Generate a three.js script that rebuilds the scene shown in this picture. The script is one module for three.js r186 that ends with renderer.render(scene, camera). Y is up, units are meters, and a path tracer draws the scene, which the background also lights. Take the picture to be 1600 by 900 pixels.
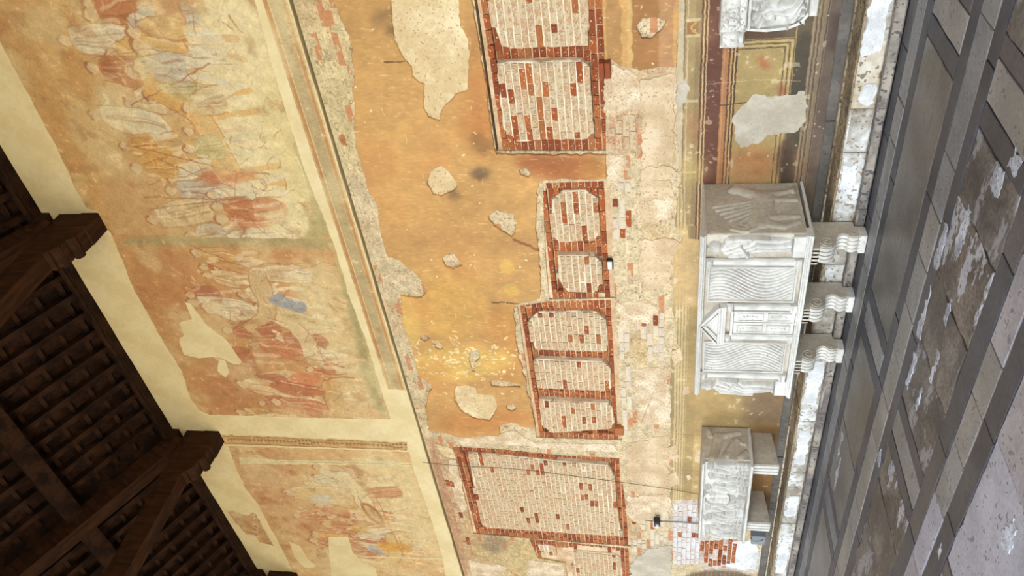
import * as THREE from 'three';
import { mergeGeometries } from 'three/addons/utils/BufferGeometryUtils.js';

// ---------------------------------------------------------------- camera, sky, exposure
// World: the painted wall is the plane z = 0, x runs along it, y is up, the floor is y = 0. The photographer held the phone on its side.
const scene = new THREE.Scene();
const camera = new THREE.PerspectiveCamera(2 * Math.atan(450 / 1250) * 180 / Math.PI, 16 / 9, 0.05, 200);
{
  const right = new THREE.Vector3(-0.11991873, -0.98120477, -0.15118432), upv = new THREE.Vector3(0.75846032, 0.00771422, -0.65167357), back = new THREE.Vector3(0.64059148, -0.19281517, 0.7432798);
  camera.quaternion.setFromRotationMatrix(new THREE.Matrix4().makeBasis(right, upv, back));
  camera.position.set(0, 1.6, 6.25);
}
scene.background = new THREE.Color(0.86, 0.94, 1.0);            // bright hazy sky over the courtyard
const sun = new THREE.DirectionalLight(0xfff1dc, 1.7);           // the sun stands behind this wing: it lights the pale courtyard ground, not the gallery
sun.position.set(-12, 40, -16); sun.target.position.set(-5, 0, 16); sun.castShadow = true; sun.shadow.mapSize.set(2048, 2048); Object.assign(sun.shadow.camera, { left: -40, right: 40, top: 40, bottom: -40, near: 1, far: 120 });
scene.add(sun, sun.target);
const renderer = new THREE.WebGLRenderer();
renderer.toneMapping = THREE.LinearToneMapping;
renderer.toneMappingExposure = 7.5;
renderer.shadowMap.enabled = true;

// ---------------------------------------------------------------- helpers
const TAU = Math.PI * 2;
function rng(s) { return () => { s |= 0; s = s + 0x6D2B79F5 | 0; let t = Math.imul(s ^ s >>> 15, 1 | s); t = t + Math.imul(t ^ t >>> 7, 61 | t) ^ t; return ((t ^ t >>> 14) >>> 0) / 4294967296; }; }
function hash(x, y, s) { let h = Math.imul(x, 374761393) + Math.imul(y, 668265263) + Math.imul(s, 974634777) | 0; h = Math.imul(h ^ h >>> 13, 1274126177); return ((h ^ h >>> 16) >>> 0) / 4294967296; }
function vn(x, y, s, per = 0) {
  let xi = Math.floor(x), yi = Math.floor(y); const fx = x - xi, fy = y - yi, u = fx * fx * (3 - 2 * fx), v = fy * fy * (3 - 2 * fy);
  let x1 = xi + 1, y1 = yi + 1;
  if (per) { xi = ((xi % per) + per) % per; yi = ((yi % per) + per) % per; x1 = x1 % per; if (x1 < 0) x1 += per; y1 = y1 % per; if (y1 < 0) y1 += per; }
  const a = hash(xi, yi, s), b = hash(x1, yi, s), c = hash(xi, y1, s), d = hash(x1, y1, s);
  return a + (b - a) * u + (c - a) * v + (a - b - c + d) * u * v;
}
function fbm(x, y, o, s, per = 0) { let t = 0, a = 0.5, n = 0; for (let i = 0; i < o; i++) { t += a * vn(x, y, s + i * 17, per); n += a; a *= 0.5; x *= 2; y *= 2; per *= 2; } return t / n; }
const clamp = (x, a = 0, b = 1) => x < a ? a : x > b ? b : x;
const sstep = (a, b, x) => { const t = clamp((x - a) / (b - a)); return t * t * (3 - 2 * t); };
const mix = (a, b, t) => [a[0] + (b[0] - a[0]) * t, a[1] + (b[1] - a[1]) * t, a[2] + (b[2] - a[2]) * t];
const lerp = (a, b, t) => a + (b - a) * t;

function dataTex(W, H, fn, srgb = true) {
  const d = new Uint8Array(W * H * 4);
  for (let j = 0; j < H; j++) for (let i = 0; i < W; i++) { const c = fn((i + 0.5) / W, (j + 0.5) / H), k = (j * W + i) * 4; d[k] = clamp(c[0], 0, 255); d[k + 1] = clamp(c[1], 0, 255); d[k + 2] = clamp(c[2], 0, 255); d[k + 3] = 255; }
  const t = new THREE.DataTexture(d, W, H, THREE.RGBAFormat); t.magFilter = THREE.LinearFilter; t.minFilter = THREE.LinearMipmapLinearFilter; t.generateMipmaps = true; t.wrapS = t.wrapT = THREE.RepeatWrapping;
  if (srgb) t.colorSpace = THREE.SRGBColorSpace; t.needsUpdate = true; return t;
}
const bumpTex = (N, fn) => dataTex(N, N, (u, v) => { const g = 255 * fn(u, v); return [g, g, g]; }, false);
// a map painted in wall metres: X from x0 to x1, height from h0 to h1
class PaintMap {
  constructor(x0, x1, h0, h1, W, bg) {
    Object.assign(this, { x0, x1, h0, h1, W, s: W / (x1 - x0) }); this.H = Math.round(this.s * (h1 - h0));
    this.c = document.createElement('canvas'); this.c.width = W; this.c.height = this.H; this.g = this.c.getContext('2d'); this.g.fillStyle = css(bg); this.g.fillRect(0, 0, W, this.H);
    this.g.lineJoin = this.g.lineCap = 'round';
  }
  px(p) { return [(p[0] - this.x0) * this.s, (this.h1 - p[1]) * this.s]; }
  trace(pts, smooth, close) {
    const g = this.g, q = pts.map((p) => this.px(p)); g.beginPath();
    if (smooth && q.length > 2) {
      const n = q.length, mid = (a, b) => [(a[0] + b[0]) / 2, (a[1] + b[1]) / 2];
      if (close) { const m = mid(q[n - 1], q[0]); g.moveTo(...m); for (let i = 0; i < n; i++) g.quadraticCurveTo(...q[i], ...mid(q[i], q[(i + 1) % n])); }
      else { g.moveTo(...q[0]); for (let i = 1; i < n - 1; i++) g.quadraticCurveTo(...q[i], ...mid(q[i], q[i + 1])); g.lineTo(...q[n - 1]); }
    } else { g.moveTo(...q[0]); for (let i = 1; i < q.length; i++) g.lineTo(...q[i]); }
    if (close) g.closePath();
  }
  poly(pts, col, alpha = 1, blur = 0, smooth = false) { const g = this.g; g.save(); g.globalAlpha = alpha; if (blur) g.filter = 'blur(' + (blur * this.s).toFixed(1) + 'px)'; g.fillStyle = css(col); this.trace(pts, smooth, true); g.fill(); g.restore(); }
  line(pts, col, w = 0.01, alpha = 1, smooth = true, blur = 0) { const g = this.g; g.save(); g.globalAlpha = alpha; if (blur) g.filter = 'blur(' + (blur * this.s).toFixed(1) + 'px)'; g.strokeStyle = css(col); g.lineWidth = Math.max(0.7, w * this.s); this.trace(pts, smooth, false); g.stroke(); g.restore(); }
  oval(x, h, a, b, rot, col, alpha = 1, blur = 0) { const g = this.g, [i, j] = this.px([x, h]); g.save(); g.globalAlpha = alpha; if (blur) g.filter = 'blur(' + (blur * this.s).toFixed(1) + 'px)'; g.fillStyle = css(col); g.beginPath(); g.ellipse(i, j, a * this.s, b * this.s, -rot, 0, TAU); g.fill(); g.restore(); }
  band(hA, hB, col, alpha = 1, xa = this.x0, xb = this.x1) { this.poly([[xa, hA], [xb, hA], [xb, hB], [xa, hB]], col, alpha); }
  finish(fn, warpBy = 0, wf = 12) {
    const W = this.W, H = this.H, src = this.g.getImageData(0, 0, W, H).data, d = new Uint8Array(W * H * 4);
    for (let j = 0; j < H; j++) for (let i = 0; i < W; i++) {
      const X = this.x0 + i / this.s, h = this.h1 - j / this.s; let a = i, b = j; const warp = typeof warpBy === 'function' ? warpBy(X, h) : warpBy;
      if (warp) { a = clamp(Math.round(i + (fbm(X * wf, h * wf, 3, 91) - 0.5) * 2 * warp * this.s), 0, W - 1); b = clamp(Math.round(j + (fbm(X * wf, h * wf, 3, 137) - 0.5) * 2 * warp * this.s), 0, H - 1); }
      const k = (b * W + a) * 4, o = ((H - 1 - j) * W + i) * 4, c = fn(src[k], src[k + 1], src[k + 2], X, h);
      d[o] = clamp(c[0], 0, 255); d[o + 1] = clamp(c[1], 0, 255); d[o + 2] = clamp(c[2], 0, 255); d[o + 3] = 255;
    }
    const t = new THREE.DataTexture(d, W, H, THREE.RGBAFormat); t.magFilter = THREE.LinearFilter; t.minFilter = THREE.LinearMipmapLinearFilter; t.generateMipmaps = true; t.colorSpace = THREE.SRGBColorSpace; t.needsUpdate = true; this.tex = t; return t;
  }
  uv(geo) { const p = geo.attributes.position, uv = geo.attributes.uv; for (let i = 0; i < p.count; i++) uv.setXY(i, (p.getX(i) - this.x0) / (this.x1 - this.x0), (p.getY(i) - this.h0) / (this.h1 - this.h0)); return geo; }
}
const css = (c) => typeof c === 'string' ? c : 'rgb(' + c.map((v) => Math.round(clamp(v, 0, 255))).join(',') + ')';
const std = (o) => new THREE.MeshStandardMaterial({ roughness: 0.85, ...o });
const taken = new Map();
// parts of one thing may share a name; things and structures get a number
function numbered(n) { const k = taken.get(n) ?? 0; taken.set(n, k + 1); return k ? n + '_' + String(k).padStart(3, '0') : n; }
function mesh(name, geo, mat, parent) { const m = new THREE.Mesh(geo, mat); m.name = name; m.castShadow = m.receiveShadow = true; parent.add(m); return m; }
function thing(name, label, category, pos = [0, 0, 0], group) { const o = new THREE.Group(); o.name = numbered(name); o.position.set(...pos); o.userData = { label, category }; if (group) o.userData.group = group; scene.add(o); return o; }
function struct(name, label) { const o = new THREE.Group(); o.name = numbered(name); o.userData = { kind: 'structure' }; if (label) o.userData.label = label; scene.add(o); return o; }
function box(x0, x1, y0, y1, z0, z1) { const g = new THREE.BoxGeometry(x1 - x0, y1 - y0, z1 - z0); g.translate((x0 + x1) / 2, (y0 + y1) / 2, (z0 + z1) / 2); return g; }
// chamfered block with uv in metres on every face
function block(x0, x1, y0, y1, z0, z1, b = 0.006) {
  b = Math.min(b, (x1 - x0) / 3, (y1 - y0) / 3, (z1 - z0) / 3);
  const s = new THREE.Shape([[x0 + b, y0 + b], [x1 - b, y0 + b], [x1 - b, y1 - b], [x0 + b, y1 - b]].map((p) => new THREE.Vector2(...p)));
  const g = new THREE.ExtrudeGeometry(s, { depth: z1 - z0 - 2 * b, bevelEnabled: true, bevelThickness: b, bevelSize: b, bevelSegments: 1 }); g.translate(0, 0, z0 + b); return metreUV(g);
}
function metreUV(g, ox = 0, oy = 0) {
  if (g.index) g = g.toNonIndexed(); g.computeVertexNormals();
  const p = g.attributes.position, n = g.attributes.normal; if (!g.attributes.uv) g.setAttribute('uv', new THREE.BufferAttribute(new Float32Array(p.count * 2), 2)); const uv = g.attributes.uv;
  for (let i = 0; i < p.count; i++) { const ax = Math.abs(n.getX(i)), ay = Math.abs(n.getY(i)), az = Math.abs(n.getZ(i)), x = p.getX(i), y = p.getY(i), z = p.getZ(i); if (ay >= ax && ay >= az) uv.setXY(i, x + ox, z + oy); else if (az >= ax) uv.setXY(i, x + ox, y + oy); else uv.setXY(i, z + ox, y + oy); }
  return g;
}
function ragged(pts, step = 0.03, amp = 0.012, seed = 1) {
  const out = [], n = pts.length;
  for (let i = 0; i < n; i++) {
    const a = pts[i], b = pts[(i + 1) % n], L = Math.hypot(b[0] - a[0], b[1] - a[1]), k = Math.max(1, Math.round(L / step)), nx = -(b[1] - a[1]) / (L || 1), ny = (b[0] - a[0]) / (L || 1);
    for (let j = 0; j < k; j++) { const t = j / k, x = a[0] + (b[0] - a[0]) * t, y = a[1] + (b[1] - a[1]) * t, d = amp * ((fbm(x * 9, y * 9, 2, seed) - 0.5) * 2.2 + (vn(x * 45, y * 45, seed + 5) - 0.5) * 1.1); out.push([x + nx * d, y + ny * d]); }
  }
  return out;
}
const V2 = (pts) => pts.map((p) => new THREE.Vector2(p[0], p[1]));
const ccw = (pts) => THREE.ShapeUtils.area(V2(pts)) > 0 ? pts : [...pts].reverse();
// a sheet of plaster: outline in wall metres, from depth z0 to z1, with a broken (bevelled) edge
function sheet(pts, holes, z0, z1, bevel = 0.004) {
  const s = new THREE.Shape(V2(ccw(pts))); for (const h of holes) s.holes.push(new THREE.Path(V2(ccw(h).reverse())));
  const g = new THREE.ExtrudeGeometry(s, { depth: z1 - z0 - bevel, bevelEnabled: bevel > 0, bevelThickness: bevel, bevelSize: bevel, bevelOffset: -bevel, bevelSegments: 1, curveSegments: 4 }); g.translate(0, 0, z0); return g;
}
function inside(p, poly) { let c = false; for (let i = 0, j = poly.length - 1; i < poly.length; j = i++) { const a = poly[i], b = poly[j]; if ((a[1] > p[1]) !== (b[1] > p[1]) && p[0] < (b[0] - a[0]) * (p[1] - a[1]) / (b[1] - a[1]) + a[0]) c = !c; } return c; }
function spans(poly, h) { const xs = []; for (let i = 0, j = poly.length - 1; i < poly.length; j = i++) { const a = poly[i], b = poly[j]; if ((a[1] > h) !== (b[1] > h)) xs.push((b[0] - a[0]) * (h - a[1]) / (b[1] - a[1]) + a[0]); } xs.sort((a, b) => a - b); const o = []; for (let i = 0; i + 1 < xs.length; i += 2) o.push([xs[i], xs[i + 1]]); return o; }
const cut = (a, b) => { let o = a; for (const [p, q] of b) { const n = []; for (const [s, e] of o) { if (q <= s || p >= e) n.push([s, e]); else { if (p > s) n.push([s, p]); if (q < e) n.push([q, e]); } } o = n; } return o; };

// ---------------------------------------------------------------- materials
const roughBump = bumpTex(512, (u, v) => 0.6 * fbm(u * 16, v * 16, 4, 3, 16) + 0.4 * Math.abs(fbm(u * 40, v * 40, 3, 9, 40) * 2 - 1));
const softBump = bumpTex(512, (u, v) => fbm(u * 10, v * 10, 5, 23, 10));
const rep = (t, x, y) => { const c = t.clone(); c.repeat.set(x, y); c.needsUpdate = true; return c; };
const noiseMap = (N, a, b, f, seed, spec = 0, specCol = [60, 55, 50]) => dataTex(N, N, (u, v) => { const n = fbm(u * f, v * f, 5, seed, f), m = fbm(u * f * 6, v * f * 6, 3, seed + 50, f * 6); let c = mix(a, b, sstep(0.25, 0.75, n * 0.7 + m * 0.3)); if (spec && fbm(u * f * 10, v * f * 10, 2, seed + 99, f * 10) > 1 - spec) c = mix(c, specCol, 0.6); return c; });
const M = {};
M.cream = std({ map: noiseMap(512, [224, 203, 154], [235, 218, 172], 5, 5), bumpMap: softBump, bumpScale: 0.002, roughness: 0.9 });
M.plainPlaster = std({ map: noiseMap(256, [205, 185, 145], [226, 210, 172], 4, 6), roughness: 0.95 });
M.marble = std({ map: noiseMap(512, [198, 194, 187], [230, 227, 221], 6, 7, 0.16, [164, 154, 138]), bumpMap: softBump, bumpScale: 0.001, roughness: 0.62 });
M.marbleWarm = std({ map: noiseMap(512, [178, 166, 148], [212, 203, 188], 6, 8, 0.17, [146, 130, 108]), bumpMap: softBump, bumpScale: 0.0015, roughness: 0.75 });
M.benchWhite = std({ map: noiseMap(512, [150, 140, 124], [238, 240, 242], 4, 11, 0.3, [120, 100, 76]), bumpMap: roughBump, bumpScale: 0.006, roughness: 0.8 });
M.benchTan = std({ map: noiseMap(512, [168, 148, 116], [222, 214, 200], 4, 12, 0.3, [90, 76, 60]), bumpMap: roughBump, bumpScale: 0.006, roughness: 0.85 });
M.seat = std({ map: noiseMap(512, [104, 90, 72], [182, 162, 130], 5, 13, 0.3, [58, 48, 38]), bumpMap: roughBump, bumpScale: 0.008, roughness: 0.9 });
M.step = std({ map: noiseMap(512, [104, 98, 96], [178, 166, 152], 4, 14, 0.3, [50, 48, 52]), bumpMap: roughBump, bumpScale: 0.006, roughness: 0.8 });
M.skirting = std({ map: noiseMap(256, [92, 86, 80], [124, 116, 108], 4, 15, 0.2), bumpMap: softBump, bumpScale: 0.003, roughness: 0.8 });
const woodMap = dataTex(256, 512, (u, v) => { const g = fbm(u * 24, v * 3, 4, 31), k = fbm(u * 5, v * 5, 3, 35); return mix([28, 16, 10], [86, 55, 34], clamp(g * 0.7 + k * 0.5 - 0.1)); });
const woodBump = bumpTex(256, (u, v) => fbm(u * 30, v * 4, 4, 37));
const timber = (o) => new THREE.MeshPhysicalMaterial({ roughness: 0.8, specularIntensity: 0.25, ...o });
M.wood = timber({ map: woodMap, bumpMap: woodBump, bumpScale: 0.006 });
M.woodDark = timber({ map: noiseMap(256, [30, 18, 12], [62, 39, 25], 6, 33), roughness: 0.85 });
M.lath = std({ color: 0x8a6a4c, roughness: 0.8 });  // pale tone painted for daylight leaking through the roof, not lath wood
M.floorLime = std({ map: noiseMap(256, [150, 152, 164], [206, 212, 226], 10, 42, 0.3, [96, 94, 100]), bumpMap: roughBump, bumpScale: 0.004, roughness: 0.9 });
M.joint = std({ map: noiseMap(256, [38, 38, 42], [72, 70, 74], 12, 41), roughness: 0.95 });
const stoneMap = (a, b, seed, streak, sc) => dataTex(512, 512, (u, v) => { const n = fbm(u * 4, v * 4, 5, seed, 4), m = fbm(u * 40, v * 40, 3, seed + 7, 40); let c = mix(a, b, sstep(0.25, 0.75, 0.6 * n + 0.4 * m)); if (streak) { const r = fbm(u * 3, v * 9, 4, seed + 20, 3) * 0.75 + 0.25 * fbm(u * 30, v * 60, 2, seed + 27, 30); c = mix(c, sc, streak * sstep(0.53, 0.62, r)); } if (m > 0.72) c = mix(c, [58, 56, 60], 0.5); return c; });
const floorBump = bumpTex(512, (u, v) => 0.5 * fbm(u * 6, v * 6, 4, 61, 6) + 0.5 * fbm(u * 50, v * 50, 3, 67, 50));
const floorMat = (a, b, seed, streak = 0, sc, r = 0.5, bs = 0.0025) => std({ map: stoneMap(a, b, seed, streak, sc), bumpMap: floorBump, bumpScale: bs, roughness: r });
M.fLight = [floorMat([116, 115, 116], [148, 146, 148], 71), floorMat([124, 121, 119], [154, 150, 148], 72), floorMat([104, 106, 112], [138, 139, 146], 73)];
M.fDark = [floorMat([60, 60, 68], [86, 85, 92], 74), floorMat([54, 55, 63], [78, 78, 86], 75), floorMat([68, 65, 69], [92, 88, 92], 76)];
M.fPolished = [floorMat([84, 78, 74], [122, 116, 112], 82, 0.35, [68, 62, 58], 0.34, 0.0015), floorMat([88, 84, 82], [120, 116, 114], 83, 0.3, [72, 66, 62], 0.36, 0.0015)];
M.fWorn = [floorMat([68, 61, 57], [134, 124, 116], 77, 0.75, [196, 200, 218], 0.6, 0.007), floorMat([78, 72, 68], [132, 125, 119], 78, 0.55, [70, 64, 60], 0.55, 0.005), floorMat([64, 60, 61], [120, 114, 110], 79, 0.7, [162, 164, 176], 0.55, 0.006)];
M.fPale = [floorMat([150, 150, 164], [180, 180, 194], 80, 0.1, [120, 118, 128]), floorMat([138, 134, 142], [170, 165, 172], 81, 0.12, [110, 106, 114])];
// bricks: clean red ones and ones smeared with lime
const brickMap = (a, b, seed, lime, lc = [226, 205, 168]) => dataTex(128, 64, (u, v) => { const n = fbm(u * 6, v * 3, 4, seed), m = fbm(u * 24, v * 12, 3, seed + 9); let c = mix(a, b, clamp(n * 0.6 + m * 0.5)); if (lime) { const k = fbm(u * 7, v * 3.5, 4, seed + 31); c = mix(c, [lc[0] + 16 * m, lc[1] + 22 * m, lc[2] + 28 * m], sstep(lime, lime + 0.12, k + 0.12 * m)); } return c; });
const brickMat = (a, b, s, lime = 0, lc) => std({ map: brickMap(a, b, s, lime, lc), bumpMap: rep(roughBump, 0.5, 0.2), bumpScale: 0.014, roughness: 0.9 });
M.red = [[166, 84, 42], [180, 94, 46], [190, 110, 58], [150, 76, 42], [184, 114, 66]].map((c, i) => brickMat(c.map((v) => v * 0.84), c.map((v) => v * 1.1), 200 + i * 3, 0.74));
M.smear = [0.36, 0.42, 0.47, 0.52, 0.6].map((l, i) => brickMat([188 + i * 4, 138 + i * 4, 100 + i * 4], [216, 178, 138], 230 + i * 3, l, [212, 188, 150]));
M.pale = [0.25, 0.33, 0.4].map((l, i) => brickMat([214, 184, 170], [232, 212, 200], 260 + i * 3, l, [224, 206, 178]));
M.whitewash = [0.3, 0.38, 0.44].map((l, i) => brickMat([206, 172, 160], [228, 206, 198], 280 + i * 3, l, [230, 224, 220]));
M.mortar = std({ map: noiseMap(256, [222, 202, 168], [244, 232, 208], 6, 44, 0.12, [196, 160, 120]), bumpMap: roughBump, bumpScale: 0.01, roughness: 0.95 });
M.mortarDeep = std({ map: noiseMap(256, [196, 160, 122], [234, 212, 180], 8, 45), bumpMap: roughBump, bumpScale: 0.01, roughness: 0.95 });
M.black = std({ color: 0x16161a, roughness: 0.5 }); M.white = std({ color: 0xe6e6e2, roughness: 0.55 }); M.greyMetal = std({ color: 0x8f9499, roughness: 0.5, metalness: 0.3 }); M.darkGrey = std({ color: 0x3c3e44, roughness: 0.6 }); M.cable = std({ color: 0x5a4a3c, roughness: 0.7 }); M.glass = std({ color: 0xcfd3d6, roughness: 0.15 });

// ---------------------------------------------------------------- the painted wall: maps in wall metres
const XL = -13.2, XR = 0.4;
// outlines of the frescoed plaster (wall metres)
const frescoA = [[0.36,7.521],[-1.935,7.659],[-2.383,7.639],[-2.92,7.649],[-3.517,7.663],[-4.015,7.708],[-4.276,7.707],[-4.311,7.616],[-4.514,7.61],[-4.618,7.583],[-4.67,6.341],[-4.711,5.04],[-4.378,5.05],[-3.934,5.089],[-3.597,5.078],[-3.291,5.084],[-2.846,5.064],[-2.296,5.026],[0.36,5.006]];
const frescoB = [[-4.618,7.583],[-4.985,7.627],[-5.432,7.685],[-5.939,7.683],[-6.372,7.684],[-6.77,7.652],[-7.07,7.706],[-7.344,7.756],[-7.533,7.722],[-7.629,7.591],[-7.617,6.936],[-7.603,6.029],[-7.57,5.054],[-6.949,5.044],[-6.187,5.035],[-5.574,5.055],[-4.829,5.037],[-4.711,5.04],[-4.67,6.341]];
const lossB1 = [[-5.613,7.11],[-5.631,7.044],[-5.976,6.977],[-6.205,6.814],[-6.587,6.752],[-6.645,6.799],[-6.637,6.874],[-6.529,7.024],[-6.522,7.134],[-6.551,7.32],[-6.5,7.502],[-6.277,7.468],[-6.2,7.435],[-6.165,7.352],[-5.953,7.33],[-5.921,7.29],[-5.886,7.133]];
const lossB2 = [[-6.564,7.046],[-6.572,6.962],[-6.802,6.997],[-6.887,7.083],[-6.773,7.145]];
const frescoC = [[-8.29,7.579],[-8.221,4.945],[-8.735,4.962],[-9.557,4.94],[-10.765,4.952],[-11.775,5.029],[-12.192,7.722],[-11.431,7.655],[-10.856,7.625],[-10.654,7.624],[-10.298,7.624],[-9.671,7.609],[-9.277,7.676],[-8.786,7.647]];
const lossC1 = [[-10.648,7.426],[-10.757,7.276],[-11.126,7.258],[-11.307,7.179],[-11.391,7.227],[-11.417,7.414],[-11.118,7.477]];
const lossC2 = [[-10.437,6.71],[-10.378,6.371],[-10.83,6.416],[-11.113,6.319],[-11.239,6.135],[-11.654,6.191],[-11.868,6.154],[-12.008,7.066],[-11.075,6.87]];
const stripeC = [[-8.512,7.506],[-8.541,6.779],[-8.473,5.725],[-8.441,4.459],[-8.483,4.467],[-8.559,5.747],[-8.638,6.907],[-8.67,7.308],[-8.69,7.552]];
const fragD = [[-9.917,8.218],[-9.888,8.1],[-9.975,7.972],[-9.982,7.878],[-9.888,7.78],[-9.934,7.744],[-10.815,7.744],[-10.732,7.959],[-10.535,7.978],[-10.535,8.132],[-10.12,8.198]];
const bandOrn = [[-8.028,7.595],[-8.008,4.926],[-8.196,4.966],[-8.251,7.623]];

const MU = new PaintMap(XL, XR, 4.68, 8.34, 2048, [226, 210, 160]);
{
  const P = MU, r = rng(77), brown = [150, 82, 46], skin = [222, 190, 146];
  // generic worn figures and horses in washed colours: no particular painting
  function figure(x, h, s, col, lean = 0) {
    const d = (a, b) => [x + (a + lean * b) * s, h + b * s], leg = r() < 0.55;
    if (leg) { for (const k of [-1, 1]) P.line([d(k * 0.05, 0.42), d(k * 0.08 + (r() - 0.5) * 0.12, 0.22), d(k * 0.1 + (r() - 0.5) * 0.1, 0)], mix(col, [240, 225, 190], 0.7), 0.06 * s, 0.8); }
    P.poly([d(-0.12, 0.8), d(0.12, 0.8), d(0.2, 0.55), d(0.17, leg ? 0.34 : 0.02), d(-0.19, leg ? 0.38 : 0.02), d(-0.18, 0.55)], col, 0.78, 0.006, true);
    for (let k = 0; k < 5; k++) { const a = (r() - 0.5) * 0.26; P.line([d(a * 0.5, 0.75), d(a + (r() - 0.5) * 0.1, 0.5), d(a * 1.2, leg ? 0.38 : 0.08)], k % 2 ? mix(col, [250, 238, 208], 0.6) : mix(col, brown, 0.55), 0.018 * s, 0.6); }
    P.oval(x + lean * 0.88 * s, h + 0.88 * s, 0.065 * s, 0.085 * s, 0.2, skin, 0.9); P.line([d(-0.06, 0.92), d(0, 0.98), d(0.06, 0.92)], brown, 0.03 * s, 0.6);
    const q = (r() - 0.5) * 0.8; P.line([d(0.1 * Math.sign(q), 0.76), d(q * 0.5, 0.6), d(q * 0.75, 0.62 + r() * 0.15)], mix(col, [244, 230, 196], 0.5), 0.05 * s, 0.85);
    P.line([d(-0.13, 0.8), d(-0.19, 0.55), d(-0.18, leg ? 0.38 : 0.04)], brown, 0.008, 0.55); P.line([d(0.13, 0.8), d(0.2, 0.55), d(0.17, leg ? 0.36 : 0.04)], brown, 0.008, 0.55);
  }
  function horse(x, h, s, col, dir) {
    const d = (a, b) => [x + a * dir * s, h + b * s];
    P.poly([d(-0.5, 0.62), d(-0.35, 0.75), d(0.25, 0.72), d(0.42, 0.9), d(0.55, 1.12), d(0.64, 1.14), d(0.8, 0.98), d(0.74, 0.92), d(0.62, 0.98), d(0.5, 0.62), d(0.2, 0.45), d(-0.4, 0.43)], col, 0.85, 0.006, true);
    for (const [a, k] of [[-0.42, -0.08], [-0.33, 0.05], [0.3, 0.06], [0.4, 0.18]]) P.line([d(a, 0.5), d(a + k * 0.4, 0.26), d(a + k, 0)], mix(col, [240, 220, 180], 0.25), 0.07 * s, 0.85);
    P.line([d(-0.5, 0.62), d(-0.35, 0.75), d(0.25, 0.72), d(0.42, 0.9), d(0.55, 1.12)], brown, 0.01, 0.6); P.line([d(-0.4, 0.43), d(0.2, 0.45), d(0.5, 0.62)], brown, 0.01, 0.5); P.line([d(-0.5, 0.62), d(-0.6, 0.4), d(-0.56, 0.15)], brown, 0.025, 0.5);
  }
  const lance = (a, b, c = [170, 104, 64]) => { P.line([a, b], c, 0.014, 0.75, false); };
  // scene A
  P.poly(frescoA, [208, 165, 108]); P.poly(frescoB, [206, 152, 98]); P.poly(frescoC, [220, 176, 122]); P.poly(fragD, [206, 160, 112]);
  const soft = (pts, col, a = 0.8, b = 0.07) => P.poly(pts, col, a, b, true);
  P.g.save(); P.trace(frescoA, false, true); P.g.clip();
  soft([[-1.945,7.5],[-1.998,6.693],[-2.824,6.867],[-3.79,7.29],[-4.515,7.539],[-4.095,7.751],[-2.789,7.607]], [203, 152, 92]); soft([[-2.041,5.609],[-2.086,4.924],[-2.909,5.023],[-3.702,5.084],[-4.458,5.038],[-4.7,5.467],[-4.364,6.076],[-3.534,5.965],[-2.81,5.806]], [234, 216, 166], 0.95); soft([[-2.47,6.49],[-2.38,6.001],[-2.869,5.894],[-3.384,6.245],[-3.229,6.725],[-2.951,6.932]], [216, 180, 130]);
  soft([[-3.789,7.363],[-3.735,6.537],[-4.61,6.392],[-4.691,7.115],[-4.515,7.5]], [205, 160, 108]); soft([[-2.55,5.025],[-3.563,5.041],[-4.299,5.062],[-4.455,5.318],[-3.766,5.372],[-3.085,5.334]], [228, 206, 146], 0.8);
  const palA = [[186, 112, 70], [226, 214, 184], [205, 126, 84], [186, 178, 118], [196, 186, 166], [214, 160, 84], [232, 220, 188], [196, 140, 92], [222, 196, 150]];
  for (let k = 0; k < 30; k++) figure(lerp(-1.0, -5.0, k / 30) + (r() - 0.5) * 0.3, 5.55 + r() * 0.75, 0.6 + r() * 0.35, palA[(k * 4 + (r() * 3 | 0)) % palA.length], (r() - 0.5) * 0.5);
  horse(-3.55, 5.35, 0.95, [220, 162, 86], 1); horse(-2.2, 5.3, 0.9, [214, 152, 92], -1); horse(-4.35, 5.35, 0.8, [228, 212, 176], -1); horse(-1.0, 5.3, 0.9, [222, 204, 164], 1);
  for (let k = 0; k < 9; k++) figure(-1.2 - r() * 3.9, 5.3 + r() * 0.3, 0.75 + r() * 0.25, palA[(k * 5 + 1) % palA.length], (r() - 0.5) * 0.6);
  for (let k = 0; k < 10; k++) { const x = -1 - r() * 4; lance([x, 5.5 + r() * 0.4], [x + (r() - 0.5) * 0.8, 6.6 + r() * 0.4]); }
  P.poly([[-3.894,6.143],[-3.848,5.604],[-3.945,5.583],[-4.046,6.169]], [206, 116, 76], 0.7, 0.02, true); P.poly([[-3.833,6.203],[-3.809,5.97],[-3.974,5.984],[-3.999,6.235]], [200, 118, 78], 0.6, 0.03, true); P.oval([[-4.494,5.437]][0][0], [[-4.494,5.437]][0][1], 0.2, 0.3, 0.2, [236, 220, 170], 0.7, 0.05);
  soft([[-3.424,5.095],[-4.07,4.995],[-4.72,5.014],[-4.718,5.4],[-4.537,5.202],[-4.22,5.121],[-3.773,5.106]], [182, 168, 114], 0.85, 0.02); P.line([[-3.702,5.111],[-4.143,5.125],[-4.456,5.206],[-4.634,5.374],[-4.666,5.601]], [238, 222, 172], 0.02, 0.6);
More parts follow.
